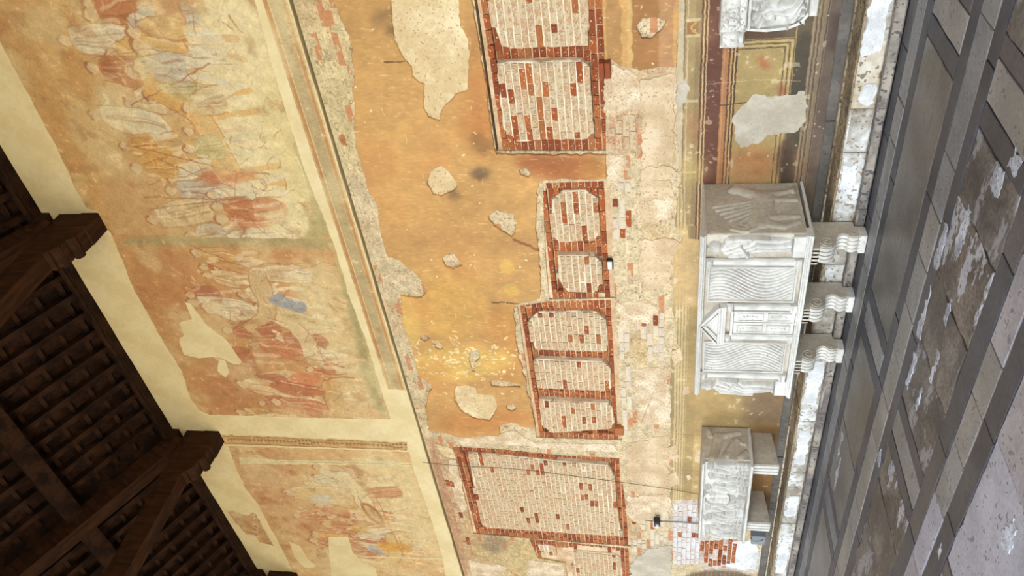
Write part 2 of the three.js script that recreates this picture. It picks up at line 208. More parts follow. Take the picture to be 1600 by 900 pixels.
  const strokes = (x0, x1, h0, h1, n) => { for (let k = 0; k < n; k++) { const x = lerp(x0, x1, r()), h = lerp(h0, h1, r()), a = r() * TAU, L = 0.05 + r() * 0.16, b = a + (r() - 0.5) * 1.6; P.line([[x, h], [x + Math.cos(a) * L * 0.5, h + Math.sin(a) * L * 0.5], [x + Math.cos(a) * L * 0.5 + Math.cos(b) * L * 0.5, h + Math.sin(a) * L * 0.5 + Math.sin(b) * L * 0.5]], r() < 0.45 ? [240, 226, 190] : brown, 0.005 + r() * 0.008, 0.45); } };
  strokes(-1.2, -5, 5.25, 6.7, 260); P.g.restore();
  // scene B
  P.g.save(); P.trace(frescoB, false, true); P.g.clip();
  soft([[-4.644,7.564],[-4.661,5.026],[-4.872,4.977],[-4.801,5.792],[-4.78,6.689],[-4.822,7.492]], [176, 158, 110], 0.9, 0.03); soft([[-4.912,7.575],[-4.868,6.726],[-5.62,6.957],[-5.731,7.588]], [196, 134, 84]); soft([[-4.958,5.696],[-4.914,5.025],[-6.085,5.033],[-7.426,5.114],[-7.209,5.57],[-5.897,5.687]], [226, 200, 146]); soft([[-6.589,7.442],[-6.552,6.389],[-7.58,6.74],[-7.629,7.591]], [192, 130, 84]);
  soft([[-4.77,5.056],[-4.787,4.883],[-5.881,4.905],[-7.421,5.028],[-7.495,5.259],[-6.088,5.151]], [168, 154, 104], 0.9, 0.03);
  const palB = [[188, 104, 62], [230, 212, 174], [204, 120, 80], [222, 190, 140], [214, 168, 104], [196, 176, 120], [180, 106, 74], [232, 218, 184]];
  for (let k = 0; k < 30; k++) figure(lerp(-5.0, -8.1, k / 30) + (r() - 0.5) * 0.25, 5.3 + r() * 1.1, 0.6 + r() * 0.35, palB[(k * 3 + (r() * 3 | 0)) % palB.length], (r() - 0.5) * 0.5);
  horse(-7.3, 5.22, 0.85, [206, 160, 102], -1); horse(-6.3, 5.3, 0.8, [224, 200, 152], 1); horse(-5.5, 5.6, 0.8, [214, 180, 128], -1);
  P.poly([[-5.53,6.057],[-5.432,5.852],[-5.584,5.785],[-5.581,5.575],[-5.797,5.656],[-5.721,5.829],[-5.626,6.034]], [158, 160, 168], 0.9, 0.008, true); P.poly([[-6.747,6.2],[-6.752,5.738],[-6.962,5.841],[-6.978,6.188]], [212, 128, 88], 0.8, 0.01, true); P.poly([[-6.922,6.516],[-6.903,6.079],[-7.119,5.673],[-7.215,6.176],[-7.076,6.524]], [182, 96, 60], 0.8, 0.01, true);
  lance([[-6.914,6.34]][0], [[-7.116,5.613]][0], [238, 220, 184]); lance([[-6.479,5.864]][0], [[-6.627,5.414]][0]); lance([[-4.78,6.689]][0], [[-5.137,6.06]][0]);
  strokes(-5, -8.2, 5.2, 7.0, 230); P.line([[-4.787,5.061],[-5.592,5.022],[-6.836,5.058],[-7.522,5.086]], [206, 186, 130], 0.05, 0.5, false);
  P.g.restore();
  // scene C
  P.g.save(); P.trace(frescoC, false, true); P.g.clip();
  soft([[-8.303,7.565],[-8.296,6.511],[-9.195,6.791],[-9.762,7.694],[-8.817,7.659]], [210, 160, 112]); soft([[-8.247,5.849],[-8.242,4.861],[-10.64,4.949],[-10.707,5.47],[-9.093,5.694]], [230, 208, 156]); soft([[-8.8,7.453],[-8.733,6.647],[-10.32,6.615],[-10.757,7.276],[-9.912,7.535]], [200, 138, 92]);
  const palC = [[228, 214, 180], [204, 136, 94], [222, 184, 134], [214, 196, 172], [196, 112, 72], [222, 172, 96]];
  for (let k = 0; k < 36; k++) figure(-8.7 - r() * 2.4, 5.2 + r() * 1.2, 0.6 + r() * 0.35, palC[(k * 5 + (r() * 2 | 0)) % palC.length], (r() - 0.5) * 0.6);
  horse(-9.3, 5.35, 0.9, [232, 212, 166], 1); horse(-10.6, 5.2, 0.8, [224, 190, 130], -1);
  P.poly([[-9.311,6.707],[-9.306,6.33],[-9.496,6.354],[-9.553,6.599],[-9.471,6.736]], [196, 196, 200], 0.8, 0.01, true); P.poly([[-10.449,5.945],[-10.454,5.416],[-10.73,5.372],[-10.725,5.886]], [220, 160, 70], 0.8, 0.01, true); P.poly([[-10.524,6.128],[-10.67,5.873],[-10.83,5.859],[-10.828,6.12]], [176, 180, 190], 0.8, 0.01, true);
  lance([[-9.395,5.652]][0], [[-10.829,5.578]][0], [186, 120, 66]); lance([[-9.114,5.919]][0], [[-9.66,5.932]][0]);
  { const [a] = [[-9.728,5.81]]; P.oval(a[0], a[1], 0.3, 0.12, 0.3, [168, 110, 64], 0.8, 0.008); P.oval(a[0], a[1], 0.22, 0.07, 0.3, [222, 180, 126], 0.9); }
  strokes(-8.6, -11.3, 5.2, 6.8, 170); P.line([[-10.932,6.358],[-10.82,4.962]], [236, 222, 178], 0.03, 0.9, false); P.poly(stripeC, [228, 214, 166]); P.line([[-8.579,6.887],[-8.516,5.736],[-8.466,4.42]], [110, 96, 70], 0.006, 0.8, false);
  P.g.restore();
  // ornamental band beside scene C
  P.poly(bandOrn, [206, 166, 108]); P.line([[-8.028,7.595],[-8.008,4.926]], [236, 220, 172], 0.03, 1, false); P.line([[-8.265,7.629],[-8.21,4.969]], [240, 226, 180], 0.035, 1, false); P.line([[-8.069,7.592],[-8.034,4.932]], [140, 92, 54], 0.012, 0.9, false); P.line([[-8.224,7.632],[-8.169,4.96]], [140, 92, 54], 0.012, 0.9, false);
  const [b0] = [[-8.131,7.5]], [b1] = [[-8.104,4.99]];
  for (let k = 0; k < 46; k++) { const t = k / 45, x = lerp(b0[0], b1[0], t), h = lerp(b0[1], b1[1], t); if (Math.abs(t - 0.45) < 0.03 || t > 0.95) { for (const [u, v] of [[-1, -1], [1, -1], [-1, 1], [1, 1]]) P.oval(x + u * 0.035, h + v * 0.03, 0.02, 0.016, u * v, [128, 84, 50], 0.9); } else { P.line([[x - 0.03, h + 0.03], [x + 0.03, h + 0.01], [x - 0.02, h - 0.02], [x + 0.03, h - 0.03]], [138, 92, 56], 0.012, 0.9); } }
  for (let k = 0; k < 60; k++) { const i = (r() * 10 | 0), a = fragD[i], b = fragD[(i + 3) % 11], t = r(), x = lerp(a[0], b[0], t), h = lerp(a[1], b[1], t); P.line([[x, h], [x + (r() - 0.5) * 0.12, h + (r() - 0.5) * 0.1], [x + (r() - 0.5) * 0.12, h + (r() - 0.5) * 0.12]], r() < 0.5 ? [150, 96, 66] : [232, 214, 176], 0.014, 0.8); }
  // painted frame under the scenes: two reddish lines round a grey one
  P.band(4.735, 4.955, [222, 192, 138], 1, -7.0, XR); P.band(4.79, 4.9, [186, 162, 118], 1, -7.0, XR); P.band(4.905, 4.94, [192, 136, 82], 1, -7.0, XR); P.band(4.752, 4.785, [196, 142, 90], 1, -7.0, XR); P.band(4.945, 4.952, [160, 112, 66], 0.7, -7.0, XR); P.band(4.902, 4.906, [240, 226, 182], 0.9, -7.0, XR);
  P.finish((R, G, B, X, h) => {
    const n = fbm(X * 2.2, h * 2.2, 4, 301), m = fbm(X * 14, h * 14, 4, 311), f = fbm(X * 70, h * 70, 2, 321), st = fbm(X * 5, h * 5, 4, 331);
    let c = mix([R, G, B], [234, 214, 164], 0.1 + 0.45 * sstep(0.45, 0.72, n)); c = mix(c, [160, 102, 60], 0.3 * sstep(0.6, 0.8, st)); const k = 0.88 + 0.15 * m + 0.12 * (f - 0.5); c = [c[0] * k, c[1] * k, c[2] * k];
    const cr = Math.abs(fbm(X * 3.1, h * 3.1, 5, 347) - 0.5); if (cr < 0.004) c = mix(c, [140, 92, 56], 0.25); if (m > 0.78) c = mix(c, [240, 226, 186], 0.35); return c;
  }, (X, h) => h < 4.99 ? 0.004 : 0.022, 9);
}
// orange plaster of the middle zone
const MO = new PaintMap(-9.2, XR, 1.5, 4.72, 2048, [206, 156, 92]);
{
  const P = MO, r = rng(5), soft = (pts, c, a = 0.7, b = 0.08) => P.poly(pts, c, a, b, true);
  soft([[-2.484,4.184],[-2.613,3.874],[-3.806,3.887],[-4.958,4.186],[-4.386,4.403],[-3.45,4.37]], [212, 164, 96]); soft([[-3.349,3.557],[-3.237,3.188],[-3.761,3.023],[-3.822,3.272]], [186, 122, 60]); soft([[-2.381,3.171],[-2.88,3.136],[-3.688,3.205],[-3.356,3.351],[-2.646,3.267]], [176, 110, 58]); soft([[-3.744,3.14],[-3.772,2.176],[-4.092,2.191],[-4.058,2.755]], [166, 96, 52], 0.85, 0.04); soft([[-3.879,2.442],[-3.852,2.18],[-4.085,2.19],[-4.08,2.427]], [196, 140, 70], 0.7, 0.04);
  soft([[-4.626,4.322],[-4.636,2.937],[-4.835,2.958],[-4.873,4.238]], [178, 132, 78], 0.6); soft([[-5.218,4.311],[-5.127,3.46],[-6.048,3.593],[-6.272,4.38]], [212, 164, 84]); soft([[-5.572,3.595],[-5.565,3.139],[-6.867,3.212],[-6.886,3.636]], [196, 136, 70]); soft([[-6.329,4.545],[-6.253,3.771],[-6.29,3.332],[-6.547,3.288],[-6.911,4.188],[-6.815,4.568]], [222, 180, 96], 0.8, 0.05); soft([[-7.383,4.354],[-7.208,3.288],[-7.498,3.241],[-7.839,3.768],[-7.787,4.512]], [190, 126, 66], 0.7);
  soft([[-5.131,4.577],[-5.489,4.296],[-6.067,4.339],[-6.488,4.579],[-5.68,4.557]], [226, 186, 100], 0.7, 0.04);
  for (const [q, a, b, c, al] of [[[[-2.39,3.908]], 0.03, 0.16, [120, 92, 58], 0.7], [[[-2.468,3.971]], 0.02, 0.12, [110, 84, 54], 0.6], [[[-3.953,3.353]], 0.07, 0.1, [110, 86, 62], 0.8], [[[-3.632,3.293]], 0.12, 0.1, [140, 98, 58], 0.6], [[[-4.193,3.642]], 0.05, 0.06, [110, 82, 56], 0.7], [[[-2.528,3.9]], 0.04, 0.05, [96, 74, 48], 0.7]]) P.oval(q[0][0], q[0][1], a, b, 0.3, c, al, 0.025);
  for (const q of [[[-5.083,3.238]], [[-5.387,3.221]]]) P.oval(q[0][0], q[0][1], 0.09, 0.08, 0, [224, 180, 92], 0.85, 0.01);
  P.line([[-5.57,3.453],[-5.576,3.279],[-5.593,3.142]], [96, 70, 44], 0.018, 0.8); P.line([[-2.807,4.022],[-2.806,3.917],[-2.816,3.85]], [110, 74, 40], 0.012, 0.8); P.line([[-4.73,3.122],[-4.795,2.986],[-4.892,2.847]], [150, 82, 46], 0.03, 0.7);
  for (const [q, c, w] of [[[[0.36,2.018],[-2.956,2.054]], [172, 128, 76], 0.12], [[[0.36,1.912],[-2.962,1.934]], [210, 172, 108], 0.03], [[[0.36,1.788],[-2.969,1.798]], [158, 106, 60], 0.22], [[[0.36,1.636],[-2.976,1.643]], [182, 134, 92], 0.12]]) P.line(q, c, w, 0.8, false);
  for (let k = 0; k < 300; k++) { const x = -9 + r() * 8.8, h = 1.7 + r() * 3, v = r() < 0.75; const L = 0.02 + r() * 0.11; P.line([[x, h], [x + (v ? (r() - 0.5) * 0.01 : L), h + (v ? L : (r() - 0.5) * 0.03)]], [236, 214, 160], 0.004 + r() * 0.004, 0.75, false); }
  for (let k = 0; k < 150; k++) P.oval(-9 + r() * 8.8, 1.7 + r() * 3, 0.006 + r() * 0.012, 0.005 + r() * 0.008, r() * 3, [240, 222, 178], 0.85);
  for (let k = 0; k < 150; k++) { const [q] = [[-6.518,3.926]]; P.oval(q[0] + (r() + r() - 1) * 0.6, q[1] + (r() + r() - 1) * 0.75, 0.01 + r() * 0.03, 0.006 + r() * 0.012, r() * 3, [238, 220, 176], 0.75); }
  P.finish((R, G, B, X, h) => { const n = fbm(X * 1.6, h * 1.6, 4, 401), m = fbm(X * 9, h * 9, 4, 411), f = fbm(X * 60, h * 25, 3, 421); const k = 0.8 + 0.24 * n + 0.14 * m + 0.12 * (f - 0.5); let c = [R * k, G * k, B * k]; c = mix(c, [176, 112, 62], 0.3 * sstep(0.55, 0.75, n)); const lum = 0.4 * c[0] + 0.5 * c[1] + 0.1 * c[2]; c = mix(c, [lum * 1.03, lum, lum * 0.94], 0.05); if (f > 0.79) c = mix(c, [232, 200, 140], 0.35); return c; }, 0.02, 14);
}
// the rough core of the wall where the plaster is lost
const MB = new PaintMap(XL, XR, 0, 4.72, 2048, [228, 206, 166]);
{
  const P = MB, r = rng(8), soft = (pts, c, a = 0.8, b = 0.05) => P.poly(pts, c, a, b, true);
  soft([[-2.128,4.68],[-2.16,4.184],[-3.127,4.35],[-4.154,4.547],[-3.784,4.714],[-2.684,4.708]], [228, 206, 154]); soft([[-8.015,4.469],[-8.122,4.146],[-10.201,4.191],[-11.316,4.556],[-11.332,4.661]], [214, 178, 130]); soft([[-7.902,4.705],[-8.015,4.469],[-11.324,4.608],[-11.341,4.724]], [196, 140, 104], 0.7, 0.02); soft([[-10.061,4.409],[-10.228,3.064],[-11.101,3.085],[-11.316,4.556]], [218, 190, 136], 0.9);
  soft([[-10.128,4.276],[-10.082,3.889],[-10.503,3.895],[-10.727,4.266]], [140, 116, 96], 0.6); soft([[-3.403,2.132],[-3.413,1.858],[-3.729,1.863],[-3.786,2.148]], [206, 146, 112], 0.9, 0.03); soft([[-4.494,1.877],[-4.571,1.579],[-4.958,1.576],[-4.799,1.882]], [222, 192, 144], 0.8); soft([[-6.008,2.038],[-6.001,1.768],[-6.541,1.772],[-6.499,2.017]], [220, 190, 138], 0.8); soft([[-9.052,2.206],[-9.18,2.041],[-10.108,2.106],[-10.12,2.196]], [206, 158, 104], 0.7, 0.03); soft([[-10.19,2.108],[-9.878,1.536],[-10.874,1.528],[-10.962,2.127]], [214, 196, 166], 0.9, 0.03);
  soft([[-9.755,1.155],[-9.822,0.444],[-10.681,0.209],[-10.821,1.168]], [226, 214, 204], 0.9, 0.03); soft([[-10.675,1.35],[-10.572,0.39],[-11.228,0.343],[-11.401,1.43]], [120, 98, 72], 0.9, 0.03); soft([[-8.847,1.544],[-8.946,1.14],[-10.457,1.003],[-10.529,1.531]], [222, 206, 198], 0.9, 0.02);
  for (let k = 0; k < 50; k++) { const x = -1.5 - r() * 8, h = 4.1 + r() * 0.5; if (r() < 0.1) P.poly([[x, h], [x + 0.12, h], [x + 0.12, h + 0.05], [x, h + 0.05]], [190, 106, 64], 0.8); }
  P.finish((R, G, B, X, h) => {
    const n = fbm(X * 3, h * 3, 4, 501), m = fbm(X * 12, h * 16, 4, 511), f = fbm(X * 55, h * 60, 3, 521), row = Math.floor(h / 0.061), fr = h / 0.061 - row, bx = (X + (row & 1) * 0.12 + vn(row * 3.1, 7, 5) * 0.2) / 0.245, jb = Math.abs(bx - Math.round(bx)) * 0.245;
    let c = mix([R, G, B], [206, 162, 118], 0.35 * sstep(0.5, 0.75, n)); const joint = Math.max(1 - sstep(0.0, 0.14, Math.min(fr, 1 - fr)), 1 - sstep(0, 0.01, jb)); c = mix(c, [244, 234, 214], 0.3 * joint * sstep(0.3, 0.55, m));
    const k = 0.78 + 0.22 * m + 0.24 * (f - 0.35); c = [c[0] * k, c[1] * k, c[2] * k]; const cr = Math.abs(fbm(X * 16, h * 16, 3, 533) - 0.5); if (cr < 0.016) c = mix(c, [136, 96, 66], 0.55); if (hash(row, Math.floor(bx + 0.5), 77) > 0.93 && m > 0.42) c = mix(c, [196, 120, 78], 0.7); return c;
  }, 0.012, 20);
}
// painted dado: mock architecture at the foot of the wall
const MD = new PaintMap(-4.6, XR, 0.2, 1.72, 2048, [170, 140, 90]), MD2 = new PaintMap(-9.6, -4.0, 0.2, 1.66, 1600, [188, 160, 110]);
{
  const P = MD, r = rng(19);
  P.band(1.54, 1.72, [176, 120, 70]); P.band(1.5, 1.56, [196, 176, 140]); P.band(1.37, 1.5, [172, 142, 88]); P.band(1.3, 1.37, [150, 108, 66]); P.band(1.195, 1.31, [112, 64, 46]); P.band(1.075, 1.195, [184, 118, 66]); P.band(0.64, 1.075, [178, 148, 84]); P.band(0.53, 0.64, [84, 72, 54]); P.band(0.42, 0.53, [138, 116, 88]); P.band(0.2, 0.42, [110, 90, 76]);
  P.band(1.37, 1.41, [150, 122, 76], 0.8); for (const [a, c] of [[1.36, [96, 62, 40]], [1.345, [206, 172, 116]], [1.33, [92, 60, 40]], [1.318, [198, 160, 106]], [1.495, [132, 104, 70]], [1.47, [200, 182, 140]]]) P.band(a - 0.005, a + 0.004, c);
  for (const x of [-1.2, -2.05, -2.6, -2.73, -3.3, -4.0, -0.4]) P.poly([[x, 1.375], [x + 0.025, 1.375], [x + 0.025, 1.49], [x, 1.49]], [204, 184, 136], 0.9);
  P.poly([[-2.705, 1.39], [-2.605, 1.39], [-2.605, 1.475], [-2.705, 1.475]], [160, 106, 54]); P.line([[-2.7, 1.4], [-2.66, 1.46], [-2.61, 1.41]], [206, 164, 84], 0.015, 0.8);
  for (const [a, c] of [[1.18, [196, 132, 82]], [1.14, [110, 70, 46]], [1.125, [196, 150, 90]], [1.11, [86, 58, 40]], [1.098, [206, 166, 100]], [1.086, [84, 60, 42]]]) P.band(a - 0.007, a + 0.006, c);
  P.poly([[-2.77, 0.65], [XR, 0.65], [XR, 1.1], [-2.77, 1.1]], [96, 62, 48], 0.85); P.poly([[-2.77, 0.65], [XR, 0.65], [XR, 0.86], [-2.77, 0.86]], [92, 80, 60], 0.6);
  for (let k = 0; k < 5; k++) { const o = k * 0.017, c = k % 2 ? [208, 176, 112] : [92, 70, 44]; P.line([[-4.6, 0.65 + o], [-2.78 - o, 0.65 + o], [-2.78 - o, 1.075], [-2.78 - o, 1.08]], c, 0.008, 0.9, false); }
  P.poly([[-2.907,0.941],[-2.927,0.866],[-3.039,0.808],[-3.025,0.873]], [190, 92, 50], 0.85, 0.02, true); P.poly([[-3.165,0.748],[-3.156,0.684],[-3.294,0.671],[-3.268,0.733]], [160, 78, 50], 0.7, 0.02, true);
  P.poly([[-3.752,1.095],[-3.731,0.724],[-4.123,0.679],[-4.114,1.131]], [190, 112, 58], 0.75, 0.06, true); P.poly([[-3.836,1.529],[-3.843,1.308],[-4.11,1.299],[-4.106,1.526]], [206, 170, 96], 0.6, 0.05, true); P.poly([[-3.368,1.456],[-3.371,1.376],[-3.712,1.367],[-3.709,1.443]], [178, 106, 60], 0.6, 0.04, true); P.poly([[-3.67,0.703],[-3.674,0.572],[-4.092,0.557],[-4.09,0.682]], [84, 58, 42], 0.7, 0.02, true); P.poly([[-3.768,0.563],[-3.771,0.448],[-4.108,0.448],[-4.106,0.54]], [168, 112, 72], 0.7, 0.03, true);
  for (const [a, c] of [[0.52, [168, 142, 104]], [0.505, [92, 74, 54]], [0.49, [160, 132, 96]], [0.475, [88, 72, 54]], [0.462, [150, 124, 92]], [0.43, [84, 66, 54]]]) P.band(a - 0.005, a + 0.004, c, 0.85);
  P.poly([[-2.45, 0.27], [-2.2, 0.27], [-2.2, 0.4], [-2.45, 0.4]], [70, 52, 42], 0.7, 0.02); P.poly([[-2.9, 0.27], [-2.6, 0.27], [-2.6, 0.4], [-2.9, 0.4]], [78, 58, 50], 0.7, 0.02);
  P.line([[-3.139,1.305],[-3.13,1.127],[-3.117,0.926],[-3.144,0.576]], [212, 190, 150], 0.006, 0.6, false); P.line([[-3.336,1.194],[-3.328,1.106],[-3.313,0.912]], [70, 58, 46], 0.01, 0.8);
  for (let k = 0; k < 26; k++) { const x = -3.9 + r() * 1.2, h = 1.21 + r() * 0.08; P.line([[x, h], [x + 0.008, h + 0.03 * r()], [x + 0.025 * r(), h + 0.02]], [206, 180, 150], 0.004, 0.55, false); }
  for (let k = 0; k < 160; k++) P.oval(-4.5 + r() * 4.5, 0.3 + r() * 1.3, 0.003 + r() * 0.008, 0.003 + r() * 0.006, r() * 3, [216, 200, 172], 0.7);
  P.finish((R, G, B, X, h) => { const n = fbm(X * 3, h * 3, 4, 601), m = fbm(X * 14, h * 14, 4, 611), f = fbm(X * 80, h * 80, 2, 621), k = 0.78 + 0.26 * n + 0.16 * m + 0.12 * (f - 0.5); let c = [R * k, G * k, B * k]; c = mix(c, [176, 146, 96], 0.25 * sstep(0.52, 0.75, n)); const lum = 0.4 * c[0] + 0.5 * c[1] + 0.1 * c[2]; c = mix(c, [lum * 1.04, lum * 0.99, lum * 0.93], 0.22); if (m > 0.75) c = mix(c, [214, 196, 164], 0.5); return c; }, 0.006, 30);
  const Q = MD2;
  Q.band(1.4, 1.7, [196, 172, 126]); Q.band(1.3, 1.4, [168, 142, 96]); for (let k = 0; k < 9; k++) Q.band(1.41 + k * 0.016, 1.416 + k * 0.016, k % 2 ? [206, 184, 138] : [124, 98, 64], 0.75); Q.band(1.545, 1.585, [150, 126, 88], 0.7);
  Q.poly([[-5.6, 1.2], [-4.6, 1.2], [-4.6, 1.7], [-5.6, 1.7]], [194, 164, 116], 0.9, 0.03); Q.poly([[-7.6, 0.2], [-6.0, 0.2], [-6.0, 1.38], [-7.6, 1.38]], [176, 148, 98], 0.8, 0.05); Q.poly([[-7.4, 0.2], [-5.9, 0.2], [-5.9, 0.75], [-7.4, 0.75]], [120, 98, 74], 0.8, 0.07); Q.poly([[-9.6, 0.2], [-7.4, 0.2], [-7.4, 0.65], [-9.6, 0.65]], [120, 82, 44], 0.8, 0.06); Q.poly([[-8.3, 0.4], [-7.9, 0.4], [-7.9, 0.6], [-8.3, 0.6]], [166, 104, 44], 0.7, 0.05);
  for (const x of [-7.65, -8.35, -9.0]) Q.line([[x, 1.2], [x, 1.66]], [150, 118, 76], 0.008, 0.8, false);
  Q.finish((R, G, B, X, h) => { const n = fbm(X * 3, h * 3, 4, 651), m = fbm(X * 12, h * 12, 4, 661), f = fbm(X * 80, h * 50, 2, 671), k = 0.8 + 0.24 * n + 0.16 * m + 0.1 * (f - 0.5); let c = [R * k, G * k, B * k]; if (m > 0.73) c = mix(c, [220, 204, 174], 0.6); return c; }, 0.006, 30);
}
const wallMat = (P, bump, bs, rx, ry, rough = 0.92) => std({ map: P.tex, bumpMap: rep(bump, rx, ry), bumpScale: bs, roughness: rough });
M.fresco = wallMat(MU, softBump, 0.003, 10, 3); M.orange = wallMat(MO, softBump, 0.002, 8, 3, 0.8); M.core = wallMat(MB, roughBump, 0.022, 14, 5); M.dado = wallMat(MD, softBump, 0.002, 5, 1.5, 0.8); M.dado2 = wallMat(MD2, softBump, 0.003, 6, 1.5, 0.85);
M.patch = std({ map: noiseMap(512, [216, 190, 144], [242, 224, 184], 6, 46, 0.24, [178, 134, 90]), bumpMap: roughBump, bumpScale: 0.02, roughness: 0.95 });
M.patchPale = std({ map: noiseMap(512, [200, 172, 136], [228, 206, 174], 5, 47, 0.24, [176, 140, 104]), bumpMap: roughBump, bumpScale: 0.012, roughness: 0.95 });
M.patchWhite = std({ map: noiseMap(512, [206, 178, 142], [240, 224, 196], 9, 48, 0.3, [180, 138, 102]), bumpMap: roughBump, bumpScale: 0.02, roughness: 0.95 });
M.limeWhite = std({ map: noiseMap(512, [206, 206, 206], [244, 244, 242], 6, 52, 0.2, [180, 160, 130]), bumpMap: roughBump, bumpScale: 0.008, roughness: 0.9 });
M.patchStone = std({ map: noiseMap(256, [184, 172, 152], [210, 200, 182], 7, 49, 0.15, [160, 140, 112]), bumpMap: softBump, bumpScale: 0.006, roughness: 0.9 });

// ---------------------------------------------------------------- the wall and its bricked-up windows
const wallBack = struct('wall_back', 'tall old wall with layers of painted plaster, rough mortar and brick');
const W1 = [[-1.2,3.157],[-2.33,3.157],[-3.73,3.168],[-3.759,2.164],[-3.22,2.145],[-2.395,2.118],[-1.2,2.116]], W2 = [[-4.087,2.769],[-4.078,2.161],[-4.491,2.136],[-4.958,2.16],[-5.515,2.15],[-5.543,2.842],[-4.958,2.827]], W3 = [[-5.639,3.196],[-5.57,2.844],[-5.533,2.15],[-6.403,2.154],[-7.827,2.15],[-7.851,3.213],[-6.866,3.204]], W4 = [[-8.11,4.332],[-8.107,3.763],[-8.177,2.967],[-8.181,2.185],[-9.047,2.155],[-10.172,2.099],[-10.162,3.059],[-10.123,4.371]], W5 = [[-10.156,3.55],[-10.178,3.06],[-10.222,2.1],[-11.319,2.089],[-11.509,3.067],[-10.742,3.077],[-10.657,3.479]];
const panes = {
  1: [[[-1.2,3.016],[-1.2,2.24],[-2.702,2.252],[-2.766,2.282],[-2.761,2.9],[-2.729,2.983],[-2.55,3.024]], [[-2.885,3.048],[-2.871,2.969],[-2.886,2.331],[-2.94,2.271],[-3.555,2.262],[-3.63,2.323],[-3.629,2.959],[-3.508,3.074]]],
  2: [[[-4.275,2.702],[-4.176,2.584],[-4.173,2.373],[-4.268,2.264],[-4.688,2.267],[-4.766,2.327],[-4.78,2.682],[-4.685,2.738]], [[-4.941,2.696],[-4.949,2.325],[-5.039,2.265],[-5.308,2.278],[-5.448,2.364],[-5.433,2.63],[-5.243,2.721]]],
  3: [[[-5.881,3.111],[-5.719,2.968],[-5.698,2.365],[-5.825,2.263],[-6.207,2.245],[-6.298,2.298],[-6.292,3.069]], [[-6.456,3.086],[-6.444,3.041],[-6.46,2.319],[-6.56,2.245],[-6.887,2.237],[-6.944,2.283],[-6.927,3.089]], [[-7.13,3.109],[-7.155,2.292],[-7.22,2.243],[-7.496,2.231],[-7.619,2.297],[-7.738,3.01],[-7.599,3.124]]],
  4: [[[-8.215,4.152],[-8.223,3.736],[-8.297,2.993],[-8.337,2.343],[-8.439,2.291],[-9.203,2.261],[-9.929,2.216],[-9.932,3.041],[-9.932,3.591],[-9.933,4.152],[-9.81,4.209]]],
  5: [[[-10.293,3.443],[-10.296,3.2],[-10.548,3.184],[-10.544,3.411]], [[-10.377,2.918],[-10.403,2.34],[-10.492,2.252],[-11.269,2.24],[-11.389,3.029]]],
};
const unitBricks = [0, 1, 2, 3].map((k) => { const r = rng(900 + k), g = new THREE.BoxGeometry(1, 1, 1), p = g.attributes.position, m = new Map(); for (let i = 0; i < p.count; i++) { const key = [p.getX(i), p.getY(i), p.getZ(i)].join(); if (!m.has(key)) m.set(key, [(r() - 0.5) * 0.05, (r() - 0.5) * 0.2, p.getZ(i) > 0 ? (r() - 0.5) * 0.12 : 0]); const d = m.get(key); p.setXYZ(i, p.getX(i) + d[0], p.getY(i) + d[1], p.getZ(i) + d[2]); } g.computeVertexNormals(); return g; });
const ROW = 0.061;
function brick(parent, xa, xb, h, zf, mats, r, hh = ROW - 0.013) { const m = mesh('brick', unitBricks[r() * 4 | 0], mats[Math.min(mats.length - 1, r() * mats.length | 0)], parent); m.position.set((xa + xb) / 2, h, zf - 0.03); m.scale.set(xb - xa, hh, 0.06); return m; }
function cutRow(xa, xb, row, r, f) { let x = xa; const off = (row & 1) * 0.123; while (x < xb - 1e-6) { let nx = Math.floor((x - off) / 0.246 + 1) * 0.246 + off + (hash(row, Math.floor(x * 9), 3) - 0.5) * 0.05; if (hash(row, Math.round(x * 40), 9) < 0.3) nx = Math.min(nx, x + 0.12); if (nx < x + 0.07) nx = x + 0.13; if (nx > xb - 0.045) nx = xb; f(x, nx); x = nx; } }
